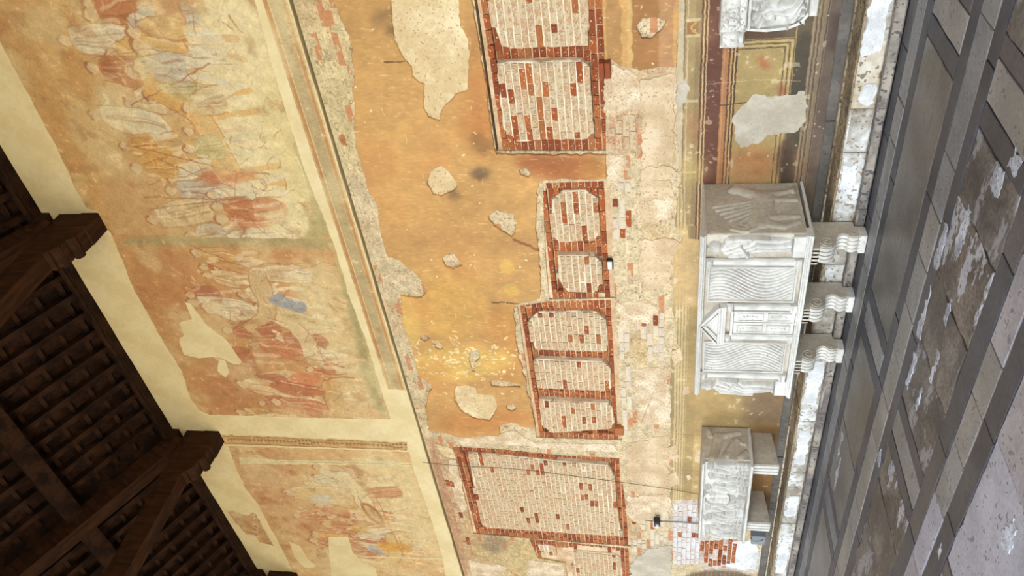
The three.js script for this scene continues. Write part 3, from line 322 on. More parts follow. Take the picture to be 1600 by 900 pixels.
function blockedWindow(n, outer, label, limeRed = 0.08) {
  const w = struct('window_' + n, label), r = rng(100 + n), hs = outer.map((p) => p[1]), lo = Math.min(...hs), hi = Math.max(...hs), ps = panes[n];
  mesh('mortar_bed', metreUV(sheet(outer, [], -0.16, -0.066, 0)), M.mortarDeep, w);
  for (const p of ps) mesh('infill_mortar', metreUV(sheet(ragged(p, 0.05, 0.012, n * 7), [], -0.12, 0.007, 0.01)), M.mortar, w);
  const xs = ps.flat().map((p) => p[0]), bx0 = Math.min(...xs) + 0.02, bx1 = Math.max(...xs) - 0.02, ph = ps.flat().map((p) => p[1]), ph0 = Math.min(...ph), ph1 = Math.max(...ph);
  mesh('frame_mortar', metreUV(sheet(outer, [[[Math.max(bx0 - 0.035, Math.min(...outer.map((p) => p[0])) + 0.012), Math.max(ph0 - 0.015, lo + 0.012)], [Math.min(bx1 + 0.035, Math.max(...outer.map((p) => p[0])) - 0.012), Math.max(ph0 - 0.015, lo + 0.012)], [Math.min(bx1 + 0.035, Math.max(...outer.map((p) => p[0])) - 0.012), Math.min(ph1 + 0.015, hi - 0.012)], [Math.max(bx0 - 0.035, Math.min(...outer.map((p) => p[0])) + 0.012), Math.min(ph1 + 0.015, hi - 0.012)]]], -0.16, -0.022, 0)), M.mortarDeep, w);
  for (let row = Math.ceil(lo / ROW); row * ROW < hi; row++) {
    const h = row * ROW + ROW / 2; if (h > hi - 0.02) break; let rest = spans(outer, h);
    for (const p of ps) for (const [a, b] of spans(p, h)) { rest = cut(rest, [[a, b]]); cutRow(a + 0.008, b - 0.008, row, r, (x, y) => { if (y - x > 0.03) brick(w, x + 0.003, y - 0.003, h + (r() - 0.5) * 0.004, 0.013 + (r() - 0.5) * 0.01, r() < limeRed ? M.red : M.smear, r); }); }
    for (const [a, b] of rest) cutRow(a, b, row, r, (x, y) => { const c = (x + y) / 2, bar = c > bx0 && c < bx1 && h > ph0 && h < ph1; if (y - x > 0.02) brick(w, x + 0.006, y - 0.006, h, bar ? -0.058 + r() * 0.012 : -0.014 + r() * 0.012, M.red, r); });
  }
  return w;
}
// the core of the wall, open where the windows were
const slitW1 = [[-1.2,3.157],[-2.33,3.157],[-3.73,3.168],[-3.73,3.147],[-2.331,3.139],[-1.2,3.139]];
const winHoles = [W1, W2, W3, W4, W5];
mesh('wall_core', MB.uv(sheet([[XL, 0], [XR, 0], [XR, 4.702], [XL, 4.702]], winHoles, -0.16, 0, 0)), M.core, wallBack);
mesh('wall_backing', sheet([[XL, 0], [XR, 0], [XR, 4.702], [XL, 4.702]], [slitW1], -0.6, -0.16, 0), M.mortarDeep, wallBack); mesh('wall_backing', box(XL, XR, 4.722, 8.4, -0.6, -0.16), M.mortarDeep, wallBack); mesh('wall_rear', box(XL, XR, 0, 8.4, -0.9, -0.6), M.mortarDeep, wallBack);
mesh('wall_extension', metreUV(box(-24, XL, 0, 8.3, -0.6, 0)), M.plainPlaster, wallBack); mesh('wall_extension', metreUV(box(XR, 13, 0, 8.3, -0.6, 0)), M.plainPlaster, wallBack);
mesh('upper_plaster', metreUV(sheet(ragged([[XL, 4.722], [XR, 4.722], [XR, 8.3], [XL, 8.3]], 0.25, 0.008, 2), [], -0.16, 0.032, 0.004)), M.cream, wallBack);
// orange plaster with its losses, ragged edges stand proud of the core
const orangeOut = ragged([[0.36,4.292],[-2.257,4.328],[-2.562,4.291],[-2.942,4.32],[-3.093,4.39],[-3.22,4.398],[-3.615,4.501],[-4.08,4.496],[-4.308,4.452],[-4.789,4.511],[-4.958,4.487],[-5,4.37],[-5.217,4.204],[-5.396,4.162],[-5.525,4.23],[-5.491,4.478],[-5.873,4.524],[-6.38,4.517],[-6.757,4.508],[-6.92,4.397],[-7.395,4.562],[-7.791,4.581],[-7.806,4.414],[-7.895,4.227],[-7.853,3.977],[-7.833,3.684],[-7.632,3.641],[-7.549,3.486],[-7.638,3.352],[-7.653,3.209],[-7.436,3.202],[-6.824,3.23],[-6.442,3.261],[-6.039,3.258],[-5.658,3.241],[-5.612,3.207],[-5.517,2.921],[-5.124,2.883],[-4.637,2.886],[-4.186,2.84],[-4.051,2.79],[-4.041,2.573],[-4.057,2.183],[-3.786,2.159],[-3.757,3.178],[-3.025,3.174],[-2.277,3.17],[0.36,3.167]], 0.03, 0.018, 31);
const lossOrange = [
  ragged([[-1.55,3.794],[-2.287,3.846],[-2.612,3.897],[-2.799,3.835],[-2.872,3.781],[-2.954,3.804],[-3.017,3.759],[-3.031,3.709],[-3.245,3.763],[-3.342,3.734],[-3.39,3.648],[-3.296,3.606],[-3.128,3.436],[-3.108,3.341],[-2.816,3.266],[-2.647,3.25],[-2.534,3.303],[-2.322,3.284],[-1.55,3.259]], 0.03, 0.012, 41), ragged([[-3.914,3.814],[-3.867,3.711],[-3.939,3.649],[-4.062,3.588],[-4.127,3.618],[-4.206,3.773],[-4.182,3.846],[-4.056,3.892]], 0.03, 0.01, 42), ragged([[-4.462,3.338],[-4.386,3.258],[-4.41,3.165],[-4.434,3.086],[-4.596,3.086],[-4.698,3.137],[-4.65,3.196],[-4.571,3.302]], 0.03, 0.012, 43), ragged([[-4.974,3.9],[-4.916,3.834],[-4.916,3.76],[-5.068,3.71],[-5.119,3.801],[-5.085,3.878]], 0.02, 0.012, 44), ragged([[-3.927,2.976],[-3.908,2.908],[-3.972,2.861],[-4.013,2.895],[-3.983,2.965]], 0.02, 0.006, 45),
  ragged([[-6.929,4.096],[-6.901,3.965],[-6.941,3.862],[-7.042,3.854],[-7.067,3.661],[-7.225,3.619],[-7.405,3.675],[-7.53,3.765],[-7.505,3.965],[-7.369,4.106],[-7.195,4.158]], 0.03, 0.014, 46), ragged([[-6.82,3.657],[-6.794,3.562],[-6.849,3.308],[-6.904,3.299],[-6.923,3.486],[-6.908,3.639]], 0.02, 0.01, 47), ragged([[-7.243,3.511],[-7.215,3.421],[-7.295,3.399],[-7.345,3.461],[-7.313,3.512]], 0.02, 0.006, 48), ragged([[-6.087,4.358],[-6.075,4.28],[-6.125,4.252],[-6.188,4.325],[-6.148,4.37]], 0.02, 0.005, 49), ragged([[-6.216,4.231],[-6.183,4.165],[-6.274,4.121],[-6.317,4.174],[-6.287,4.222]], 0.02, 0.008, 50), ragged([[-6.316,3.818],[-6.303,3.719],[-6.437,3.709],[-6.524,3.798],[-6.674,3.805],[-6.654,3.848],[-6.484,3.86]], 0.02, 0.012, 51),
];
mesh('orange_plaster', MO.uv(sheet(orangeOut, lossOrange, -0.002, 0.024, 0.006)), M.orange, wallBack);
mesh('rough_plaster_patch', metreUV(sheet([[-1.55,3.826],[-2.286,3.856],[-2.611,3.919],[-2.905,3.823],[-3.059,3.767],[-3.276,3.781],[-3.409,3.651],[-3.297,3.577],[-3.121,3.314],[-2.817,3.249],[-2.593,3.231],[-1.55,3.228]], [], -0.002, 0.006, 0)), M.patch, wallBack);
for (const q of [[[-3.891,3.879],[-3.839,3.706],[-4.063,3.569],[-4.236,3.765],[-4.197,3.861]], [[-6.909,4.14],[-6.895,3.831],[-7.165,3.58],[-7.589,3.733],[-7.43,4.116]]]) mesh('rough_plaster_patch', metreUV(sheet(q, [], -0.002, 0.005, 0)), M.patch, wallBack);
// painted plaster over the dado and the brown plaster right of the first window
mesh('painted_dado', MD.uv(sheet(ragged([[0.36,1.561],[-2.43,1.547],[-2.74,1.553],[-3.014,1.555],[-3.245,1.537],[-3.548,1.554],[-3.804,1.529],[-3.99,1.516],[-4.211,1.49],[-4.425,1.451],[-4.739,1.421],[-4.747,0.014],[-3.296,0.337],[0.36,0.318]], 0.04, 0.008, 61), [], -0.002, 0.018, 0.004)), M.dado, wallBack);
mesh('painted_dado', MD2.uv(sheet(ragged([[-4.154,1.513],[-4.424,1.545],[-4.587,1.555],[-4.739,1.481],[-4.926,1.564],[-5.543,1.571],[-5.81,1.543],[-6.233,1.498],[-6.383,1.578],[-7.455,1.57],[-8.988,1.56],[-8.954,1.22],[-9.087,1.135],[-9.135,0.241],[-4.745,0.34],[-4.212,1.41]], 0.04, 0.01, 62), [], -0.002, 0.012, 0.003)), M.dado2, wallBack);
mesh('brown_plaster', MO.uv(sheet(ragged([[0.36,2.1],[-2.708,2.138],[-2.885,2.136],[-2.876,2.083],[-2.935,2.017],[-2.962,1.929],[-2.989,1.851],[-2.974,1.684],[-2.98,1.561],[-2.635,1.545],[0.36,1.546]], 0.03, 0.008, 63), [ragged([[-2.616,1.874],[-2.556,1.823],[-2.542,1.724],[-2.578,1.634],[-2.649,1.664],[-2.718,1.755],[-2.714,1.836]], 0.02, 0.012, 64)], -0.002, 0.02, 0.004)), M.orange, wallBack);
const patch = (q, mat, z = 0.022, amp = 0.012, seed = 70) => mesh('plaster_patch', metreUV(sheet(ragged(q, 0.018, amp * 2.2, seed), [], -0.001, z * 0.8, 0.004)), mat, wallBack);
patch([[-3.092,1.852],[-3.025,1.56],[-3.244,1.563],[-3.901,1.567],[-3.914,1.867],[-3.601,1.839],[-3.508,1.805],[-3.322,1.846]], M.patchPale, 0.014, 0.012, 71); patch([[-3.117,1.549],[-3.086,1.477],[-3.191,1.444],[-3.295,1.483],[-3.341,1.536],[-3.244,1.563]], M.patchStone, 0.026, 0.008, 72); patch([[-3.472,1.083],[-3.326,1.014],[-3.26,0.916],[-3.259,0.664],[-3.231,0.528],[-3.376,0.492],[-3.554,0.508],[-3.612,0.578],[-3.648,0.783],[-3.742,0.988],[-3.677,1.056]], M.patchStone, 0.024, 0.012, 73);
patch([[-2.922,2.069],[-2.957,2.028],[-2.974,1.929],[-3.034,1.862],[-3.173,1.854],[-3.341,1.835],[-3.377,2.158],[-3.043,2.148]], M.patchWhite, 0.01, 0.01, 74); patch([[-3.785,2.171],[-3.803,2.006],[-4.061,2.014],[-4.071,2.16]], M.patchWhite, 0.012, 0.012, 75); patch([[-3.941,1.867],[-3.921,1.584],[-3.99,1.516],[-4.057,1.554],[-4.064,1.869]], M.patchPale, 0.012, 0.012, 76); patch([[-4.091,1.87],[-4.084,1.583],[-4.252,1.558],[-4.26,1.873]], M.patchPale, 0.01, 0.01, 77); patch([[-4.289,1.897],[-4.266,1.558],[-4.534,1.567],[-4.553,1.89]], M.patchWhite, 0.01, 0.014, 78);
patch([[-4.76,1.881],[-4.738,1.577],[-4.785,1.493],[-4.894,1.467],[-4.942,1.564],[-5.353,1.572],[-5.416,1.88]], M.patchPale, 0.014, 0.016, 79); patch([[-5.551,2.144],[-5.546,1.83],[-5.651,1.7],[-5.815,1.766],[-6.007,2.004],[-6.01,2.12]], M.patchWhite, 0.01, 0.016, 80); patch([[-6.549,1.982],[-6.503,1.577],[-7.455,1.57],[-7.536,1.929],[-7.026,1.957]], M.patchWhite, 0.01, 0.018, 81); patch([[-7.846,2.073],[-7.691,1.584],[-8.85,1.577],[-8.882,1.625],[-8.869,2.067],[-8.358,2.119]], M.patchPale, 0.008, 0.018, 82);
patch([[-8.985,2.103],[-8.877,1.577],[-9.452,1.556],[-9.552,2.049],[-9.338,2.147]], M.patchWhite, 0.014, 0.014, 83); patch([[-10.61,2.119],[-10.211,1.886],[-10.071,1.552],[-11.327,1.543],[-11.42,2.139]], M.patchStone, 0.012, 0.014, 84); patch([[-8.386,4.449],[-8.378,4.343],[-9.418,4.354],[-9.584,4.455],[-9.131,4.508]], M.patchWhite, 0.012, 0.008, 85); patch([[-10.854,4.544],[-10.96,4.001],[-11.712,3.994],[-11.809,4.611]], M.patchWhite, 0.012, 0.014, 86); patch([[-10.716,3.659],[-10.746,3.105],[-11.576,3.132],[-11.67,3.724]], M.patchWhite, 0.012, 0.008, 87);
patch([[-8.048,4.561],[-8.138,4.354],[-8.35,4.339],[-8.335,4.493]], M.patch, 0.012, 0.008, 88); patch([[-7.896,4.236],[-7.904,3.985],[-7.722,3.507],[-7.929,3.245],[-7.908,2.246],[-8.053,2.173],[-8.062,2.973],[-7.987,3.705],[-8.073,4.189]], M.patchWhite, 0.012, 0.01, 89); patch([[-9.91,0.771],[-9.779,0.463],[-10.017,0.38],[-10.536,0.375],[-10.542,0.651],[-10.469,0.846]], M.limeWhite, 0.012, 0.014, 90); for (const q of [[[-7.911,1.605],[-7.855,1.507],[-8.075,1.474],[-8.186,1.588]], [[-8.446,1.603],[-8.384,1.485],[-8.633,1.451],[-8.712,1.578]], [[-8.453,1.375],[-8.421,1.313],[-8.525,1.295],[-8.557,1.357]], [[-7.973,1.278],[-7.908,1.219],[-8.206,1.203],[-8.16,1.273]], [[-6.264,1.565],[-6.203,1.485],[-6.378,1.455],[-6.502,1.549]], [[-6.829,1.448],[-6.805,1.378],[-6.931,1.361],[-6.956,1.431]]]) patch(q, M.patchPale, 0.02, 0.006, 91);
// loose courses of brick that show through the thin lime between windows and dado
{
  const r = rng(55); let count = 0;
  const field = (poly, mats, keep, zf) => { const hs = poly.map((p) => p[1]); for (let row = Math.ceil(Math.min(...hs) / ROW); row * ROW < Math.max(...hs); row++) { const h = row * ROW + ROW / 2; for (const [a, b] of spans(poly, h)) cutRow(a, b, row, r, (x, y) => { if (y - x > 0.03 && r() < keep && count < 290) { count++; brick(wallBack, x + 0.006, y - 0.006, h, zf + (r() - 0.5) * 0.008, r() < 0.86 ? mats : M.red, r); } }); } };
  field([[-3.404,2.088],[-3.401,1.858],[-3.741,1.875],[-3.747,2.135]], M.smear, 0.9, 0.008); field([[-4.087,2.091],[-4.09,1.916],[-4.721,1.917],[-4.751,2.14]], M.pale, 0.6, 0.008); field([[-5.863,1.873],[-5.649,1.622],[-6.383,1.592],[-6.452,1.841]], M.pale, 0.9, 0.01); field([[-5.64,2.148],[-5.82,2],[-7.251,1.998],[-7.85,2.128],[-6.607,2.14]], M.pale, 0.5, 0.008); field([[-9.552,2.049],[-9.277,1.574],[-9.961,1.57],[-10.264,2.047]], M.pale, 0.6, 0.008); field([[-9.071,1.543],[-9.065,1.201],[-10.476,1.142],[-10.561,1.513]], M.whitewash, 1, 0.008);
  field([[-9.924,1.142],[-9.809,0.71],[-10.377,0.66],[-10.572,1.104]], M.red, 0.8, 0.014);
  field([[-7.895,4.601],[-8.145,4.459],[-10.317,4.449],[-10.587,4.541],[-8.632,4.582]], M.smear, 0.5, 0.006);
}
blockedWindow(1, [[-1.2,3.139],[-2.331,3.139],[-3.73,3.147],[-3.759,2.164],[-3.22,2.145],[-2.395,2.118],[-1.2,2.116]], 'bricked-up window with two rounded panes, beside the dark slit in orange plaster', 0.16);
blockedWindow(2, W2, 'small bricked-up window with two nearly square panes and a white box on its frame', 0.1);
blockedWindow(3, W3, 'bricked-up window of three panes divided by dark red brick bars', 0.1);
blockedWindow(4, W4, 'largest bricked-up window, a single lime-washed field inside a red brick frame', 0.05);
blockedWindow(5, W5, 'partly seen bricked-up window with one tiny square pane, adjoining the largest one', 0.06);
{ // brick stub at the corner of the first window, terracotta block on the third
  const w = scene.getObjectByName('window_1'), r = rng(3); for (const [a, b] of [[2.14, 0], [2.09, 1]]) { const m = mesh('corbel_brick', metreUV(block(-3.03, -2.89, a - 0.0, a + 0.046, -0.02, 0.075, 0.006)), M.red[3], w); }
  mesh('corbel_brick', metreUV(block(-7.68, -7.55, 2.125, 2.225, -0.02, 0.05, 0.006)), M.red[4], scene.getObjectByName('window_3'));
}

// ---------------------------------------------------------------- floor of strips, cross bands and worn grave slabs
const floor = struct('floor', 'stone pavement of grey strips, dark bands and worn grave slabs');
mesh('floor_bed', metreUV(box(-24, 13, -0.3, -0.014, -0.1, 10.5)), M.joint, floor);
{
  const r = rng(21), pick = (a) => a[r() * a.length | 0];
  const unit = (name, x0, x1, z0, z1, mat, rag = 0) => {
    const g = 0.004 + r() * 0.003; let geo;
    if (rag) { const s = sheet(ragged([[x0 + g, -z1 + g], [x1 - g, -z1 + g], [x1 - g, -z0 - g], [x0 + g, -z0 - g]], 0.07, rag, r() * 1000 | 0), [], -0.06, 0, 0.004); s.rotateX(-Math.PI / 2); geo = metreUV(s, r() * 9, r() * 9); }
    else { const s = sheet(ragged([[x0 + g, -z1 + g], [x1 - g, -z1 + g], [x1 - g, -z0 - g], [x0 + g, -z0 - g]], 0.12, 0.005, r() * 1000 | 0), [], -0.06, 0, 0.003); s.rotateX(-Math.PI / 2); geo = metreUV(s, r() * 9, r() * 9); }
    const m = mesh(name, geo, mat, floor); m.position.y = -r() * 0.004; return m;
  };
  const light = [[0.65, 0.855], [1.78, 2.02], [3.03, 3.24], [4.28, 4.5]], edge = [[0.48, 1.0], [1.64, 2.16], [2.85, 3.42], [4.12, 4.66]], X0 = -13.4, X1 = 1.4;
  const known = [[-2.96, -3.285, -3.93, -4.5, -5.1], [-2.74, -3.11, -3.5, -3.94, -4.38, -4.84, -5.3, -6.17, -6.53, -7.3], [-2.53, -3.1, -3.48, -3.89, -4.38, -5.06, -5.8], [-2.4, -3.3, -4.2, -5.2]];
  const joints = (list, step) => { const xs = [X1]; let x = X1; while (x > list[0] + 0.5) { x -= step * (0.8 + r() * 0.5); if (x > list[0] + 0.25) xs.push(x); } xs.push(...list); x = list[list.length - 1]; while (x > X0) { x -= step * (0.8 + r() * 0.5); xs.push(Math.max(x, X0)); } return xs; };
  light.forEach(([a, b], i) => {
    const js = joints(known[i], 0.55); for (let k = 0; k + 1 < js.length; k++) unit('strip_stone', js[k + 1], js[k], a, b, pick(i > 1 ? M.fLight.concat(M.fPale) : M.fLight));
    for (const [c, d] of [[edge[i][0], a], [b, edge[i][1]]]) { let x = X1; while (x > X0) { const n = Math.max(X0, x - 0.6 - r() * 0.9); unit('dark_strip_stone', n, x, c, d, pick(M.fDark)); x = n; } }
  });
  const cross = [0.58, -2.095, -4.74, -7.24, -9.8, -12.4], rows = [[1.0, 1.64, M.fPolished, 0.008], [2.16, 2.85, M.fWorn, 0.026], [3.42, 4.12, M.fPale, 0.008]];
  rows.forEach(([a, b, mats, rag], ri) => {
    for (const c of cross) { unit('cross_stone', c - 0.12, c + 0.12, a, b, pick(ri ? M.fLight.concat(M.fPale) : M.fLight)); unit('dark_cross_stone', c - 0.265, c - 0.12, a, b, pick(M.fDark)); unit('dark_cross_stone', c + 0.12, c + 0.25, a, b, pick(M.fDark)); }
    for (let k = 0; k + 1 < cross.length; k++) {
      const hi = cross[k] - 0.265, lo = cross[k + 1] + 0.25; let cuts = [hi, lerp(hi, lo, 0.45 + r() * 0.2), lo];
      if (ri === 1 && k === 1) cuts = [hi, -2.8, -3.36, -3.9, lo]; if (ri === 1 && k === 2) cuts = [hi, -5.43, -5.95, lo]; if (ri === 0 && k === 1) cuts = [hi, lo]; if (ri === 2 && k === 1) cuts = [hi, -3.4, lo]; if (ri === 2 && k === 2) cuts = [hi, lo];
      for (let j = 0; j + 1 < cuts.length; j++) unit('grave_slab', cuts[j + 1], cuts[j], a, b, mats[(j + k + ri) % mats.length], rag);
    }
  });
  const lime = (x0, x1, z0, z1, sd) => { const s = sheet(ragged([[x0, -z1], [x1, -z1], [x1, -z0], [x0, -z0]], 0.025, 0.035, sd), [], -0.004, 0.0012, 0); s.rotateX(-Math.PI / 2); mesh('lime_residue', metreUV(s), M.floorLime, floor); };
  for (const a of [[-3.35, -3.05, 2.1, 2.15], [-3.9, -3.5, 2.13, 2.19], [-3.1, -2.75, 2.33, 2.4], [-3.5, -3.3, 2.45, 2.5], [-4.35, -4.05, 2.18, 2.24], [-4.3, -4.1, 2.42, 2.47], [-3.95, -3.7, 2.5, 2.54], [-2.5, -2.38, 2.5, 2.62], [-3.72, -3.52, 3.78, 3.86], [-4.62, -4.5, 3.3, 3.36], [-6.6, -6.2, 1.1, 1.14], [-6.9, -6.4, 1.2, 1.24], [-5.35, -5.2, 2.06, 2.12], [-2.32, -2.2, 2.62, 2.75]]) lime(...a, a[0] * -1000 | 0);
  for (let z = 4.66; z < 10.2; z += 0.92) for (let x = X0; x < X1; x += 1.48) unit('paving_slab', x, x + 1.48, z, Math.min(z + 0.92, 10.25), pick(M.fLight.concat(M.fPale)));
  mesh('paving_outer', metreUV(box(-24, X0, -0.06, 0, 0, 10.25)), M.fLight[0], floor); mesh('paving_outer', metreUV(box(X1, 13, -0.06, 0, 0, 10.25)), M.fLight[0], floor);
}

// ---------------------------------------------------------------- roof: rafters, laths, boards; trusses on corbels
const PITCH = 0.53, ang = Math.atan(PITCH), ceiling = struct('ceiling', 'dark timber roof slope of close rafters and short laths');
const slope = (x0, x1, za, zb, lift, th) => { // a piece lying in the roof slope: from za to zb, its underside 'lift' above the rafter plane
  const L = (zb - za) / Math.cos(ang), g = metreUV(new THREE.BoxGeometry(x1 - x0, th, L)); g.translate(0, th / 2 + lift, L / 2); g.rotateX(-ang); g.translate((x0 + x1) / 2, 8.3 + PITCH * za, za); return g;
};
mesh('roof_boards', slope(-24, 13, -0.7, 5.2, 0.1, 0.08), M.woodDark, ceiling);
{ const g = metreUV(new THREE.BoxGeometry(37, 0.08, 6.9)); g.rotateX(ang); g.translate(-5.5, 9.42, 8.0); mesh('roof_boards', g, M.woodDark, ceiling); }
mesh('wall_plate', metreUV(block(-24, 13, 8.3, 8.42, -0.2, 0.15, 0.01)), M.woodDark, ceiling); mesh('wall_plate', metreUV(block(-24, 13, 8.3, 8.36, 0.15, 0.2, 0.01)), M.woodDark, ceiling);
const trussX = [-0.83, -4.455, -8.085, -11.7], r7 = rng(7);
for (let i = 0; i < 48; i++) {
  const x = -0.29 - i * 0.2855; if (trussX.some((t) => Math.abs(t - x) < 0.1)) continue;
  mesh('rafter', slope(x - 0.04, x + 0.04, 0.14, 5.1, 0, 0.1), M.woodDark, ceiling);
  const off = 0.2 + r7() * 0.1; for (let k = 0; k < 11; k++) { const z = off + k * 0.245; mesh('lath', slope(x - 0.25, x - 0.04, z - 0.022, z + 0.022, 0.055, 0.05), M.woodDark, ceiling); }
  mesh('gap_light_strip', slope(x - 0.22, x - 0.07, off - 0.026, off - 0.02, 0.06, 0.04), M.lath, ceiling);  // thin pale strip painting the daylight that leaks in at the eaves
}
mesh('purlin', slope(-14, 2, 1.3, 1.5, -0.15, 0.15), M.woodDark, ceiling);
mesh('purlin', slope(-14, 2, 3.3, 3.52, -0.15, 0.15), M.woodDark, ceiling); mesh('ridge_beam', metreUV(block(-24, 13, 10.75, 10.95, 4.9, 5.2)), M.woodDark, ceiling);
function truss(x, label) {
  const t = thing('roof_truss', label, 'roof truss', [x, 7.6, 0]), w = 0.102, add = (n, g, m) => { g.translate(-x, -7.6, 0); return mesh(n, g, m, t); };
  add('tie_beam', metreUV(block(x - w, x + w, 7.81, 8.085, -0.1, 10.3, 0.008)), M.wood);
  const prof = new THREE.Shape(); prof.moveTo(-0.1, 7.602); prof.lineTo(0.3, 7.602); prof.lineTo(0.31, 7.615); prof.bezierCurveTo(0.42, 7.61, 0.5, 7.64, 0.53, 7.7); prof.lineTo(0.54, 7.685); prof.bezierCurveTo(0.62, 7.68, 0.68, 7.71, 0.69, 7.77); prof.lineTo(0.72, 7.765); prof.lineTo(0.735, 7.808); prof.lineTo(-0.1, 7.808);
  const cg = new THREE.ExtrudeGeometry(prof, { depth: 2 * w + 0.01, bevelEnabled: true, bevelThickness: 0.006, bevelSize: 0.006, bevelSegments: 1, curveSegments: 8 }); cg.rotateY(-Math.PI / 2); cg.translate(x + w + 0.005, 0, 0); const corbel = add('corbel', metreUV(cg), M.wood);
  for (const [z, h, q] of [[0.47, 7.665, 0.055], [0.63, 7.725, 0.042]]) { const c = metreUV(new THREE.CylinderGeometry(q, q, 2 * w + 0.05, 20)); c.rotateZ(Math.PI / 2); c.translate(x, h, z); c.translate(-x, -7.6, 0); mesh('roll_moulding', c, M.wood, corbel); }
  const cap = metreUV(block(x - w - 0.02, x + w + 0.02, 8.2, 8.3, -0.05, 0.34, 0.01)); add('end_block', cap, M.wood);
  const pr = slope(x - w, x + w, 0.05, 5.1, -0.32, 0.27); add('principal_rafter', pr, M.wood);
  return t;
}
truss(trussX[0], 'dark roof truss above the relief sarcophagus with its lid'); truss(trussX[1], 'dark roof truss whose corbel meets the seam between two fresco scenes'); truss(trussX[2], 'dark roof truss whose corbel meets the ornamental fresco band'); truss(trussX[3], 'dark roof truss beyond the fresco fragment with scrollwork');

// ---------------------------------------------------------------- courtyard side: open arcade behind the photographer, end walls, pale ground added to bounce light
{
  const w = struct('wall_front', 'open arcade towards the courtyard'), s = new THREE.Shape(V2([[-24, 0], [13, 0], [13, 8.35], [-24, 8.35]]));
  for (let x = -22.2; x < 12; x += 3.63) { const h = new THREE.Path(); h.moveTo(x - 1.5, 0.55); h.lineTo(x - 1.5, 5.1); h.absarc(x, 5.1, 1.5, Math.PI, 0, true); h.lineTo(x + 1.5, 0.55); h.closePath(); s.holes.push(h); }
  const g = new THREE.ExtrudeGeometry(s, { depth: 0.5, bevelEnabled: false, curveSegments: 16 }); g.translate(0, 0, 10.25); mesh('arcade_wall', metreUV(g), M.plainPlaster, w);
  const a = struct('wall_left'), b = struct('wall_right'); mesh('end_wall', metreUV(box(-24.4, -24, 0, 11.2, -0.6, 10.75)), M.plainPlaster, a); mesh('end_wall', metreUV(box(13, 13.4, 0, 11.2, -0.6, 10.75)), M.plainPlaster, b);
  const yard = struct('courtyard_ground', 'unseen courtyard ground, made pale to bounce warm light into the gallery'); mesh('bounce_ground', metreUV(box(-60, 50, -0.4, -0.1, 10.75, 60)), std({ map: noiseMap(256, [182, 170, 148], [206, 196, 176], 6, 88), roughness: 1 }), yard);  // pale surface put in place of a lawn for its warm bounced light
}

// ---------------------------------------------------------------- frescoes (thin painted plaster sheets on the cream ground)
function fresco(name, label, pts, holes, z1 = 0.038, amp = 0.012, seed = 1, step = 0.05) { const t = thing(name, label, 'fresco', [0, 0, 0]), g = MU.uv(sheet(amp ? ragged(pts, step, amp, seed) : pts, holes.map((h, i) => ragged(h, 0.03, 0.006, seed + i + 1)), 0.03, z1, 0.003)); mesh('painted_plaster', g, M.fresco, t); return t; }
fresco('fresco', 'worn fresco with a pale ground and an ochre sky, above the double-paned window', frescoA, [], 0.038, 0.008, 11);
fresco('fresco', 'worn reddish fresco with a large cream loss and a blue-grey garment', frescoB, [lossB1, lossB2], 0.037, 0.008, 12);
fresco('fresco', 'worn pale fresco with an ornamental band and a thin crack along it', frescoC, [lossC1, lossC2], 0.038, 0.01, 13);
fresco('fresco_fragment', 'small isolated fresco fragment with scrollwork just below the roof', fragD, [], 0.037, 0.01, 14);
fresco('fresco_border', 'narrow painted border with small flower squares standing beside the pale fresco', bandOrn, [], 0.036, 0.003, 15);
fresco('fresco_border', 'long painted frame of grey and reddish stripes under the upper frescoes', [[-7.01, 4.735], [XR - 0.02, 4.735], [XR - 0.02, 4.955], [-7.0, 4.955]], [], 0.036, 0.006, 16, 0.12);

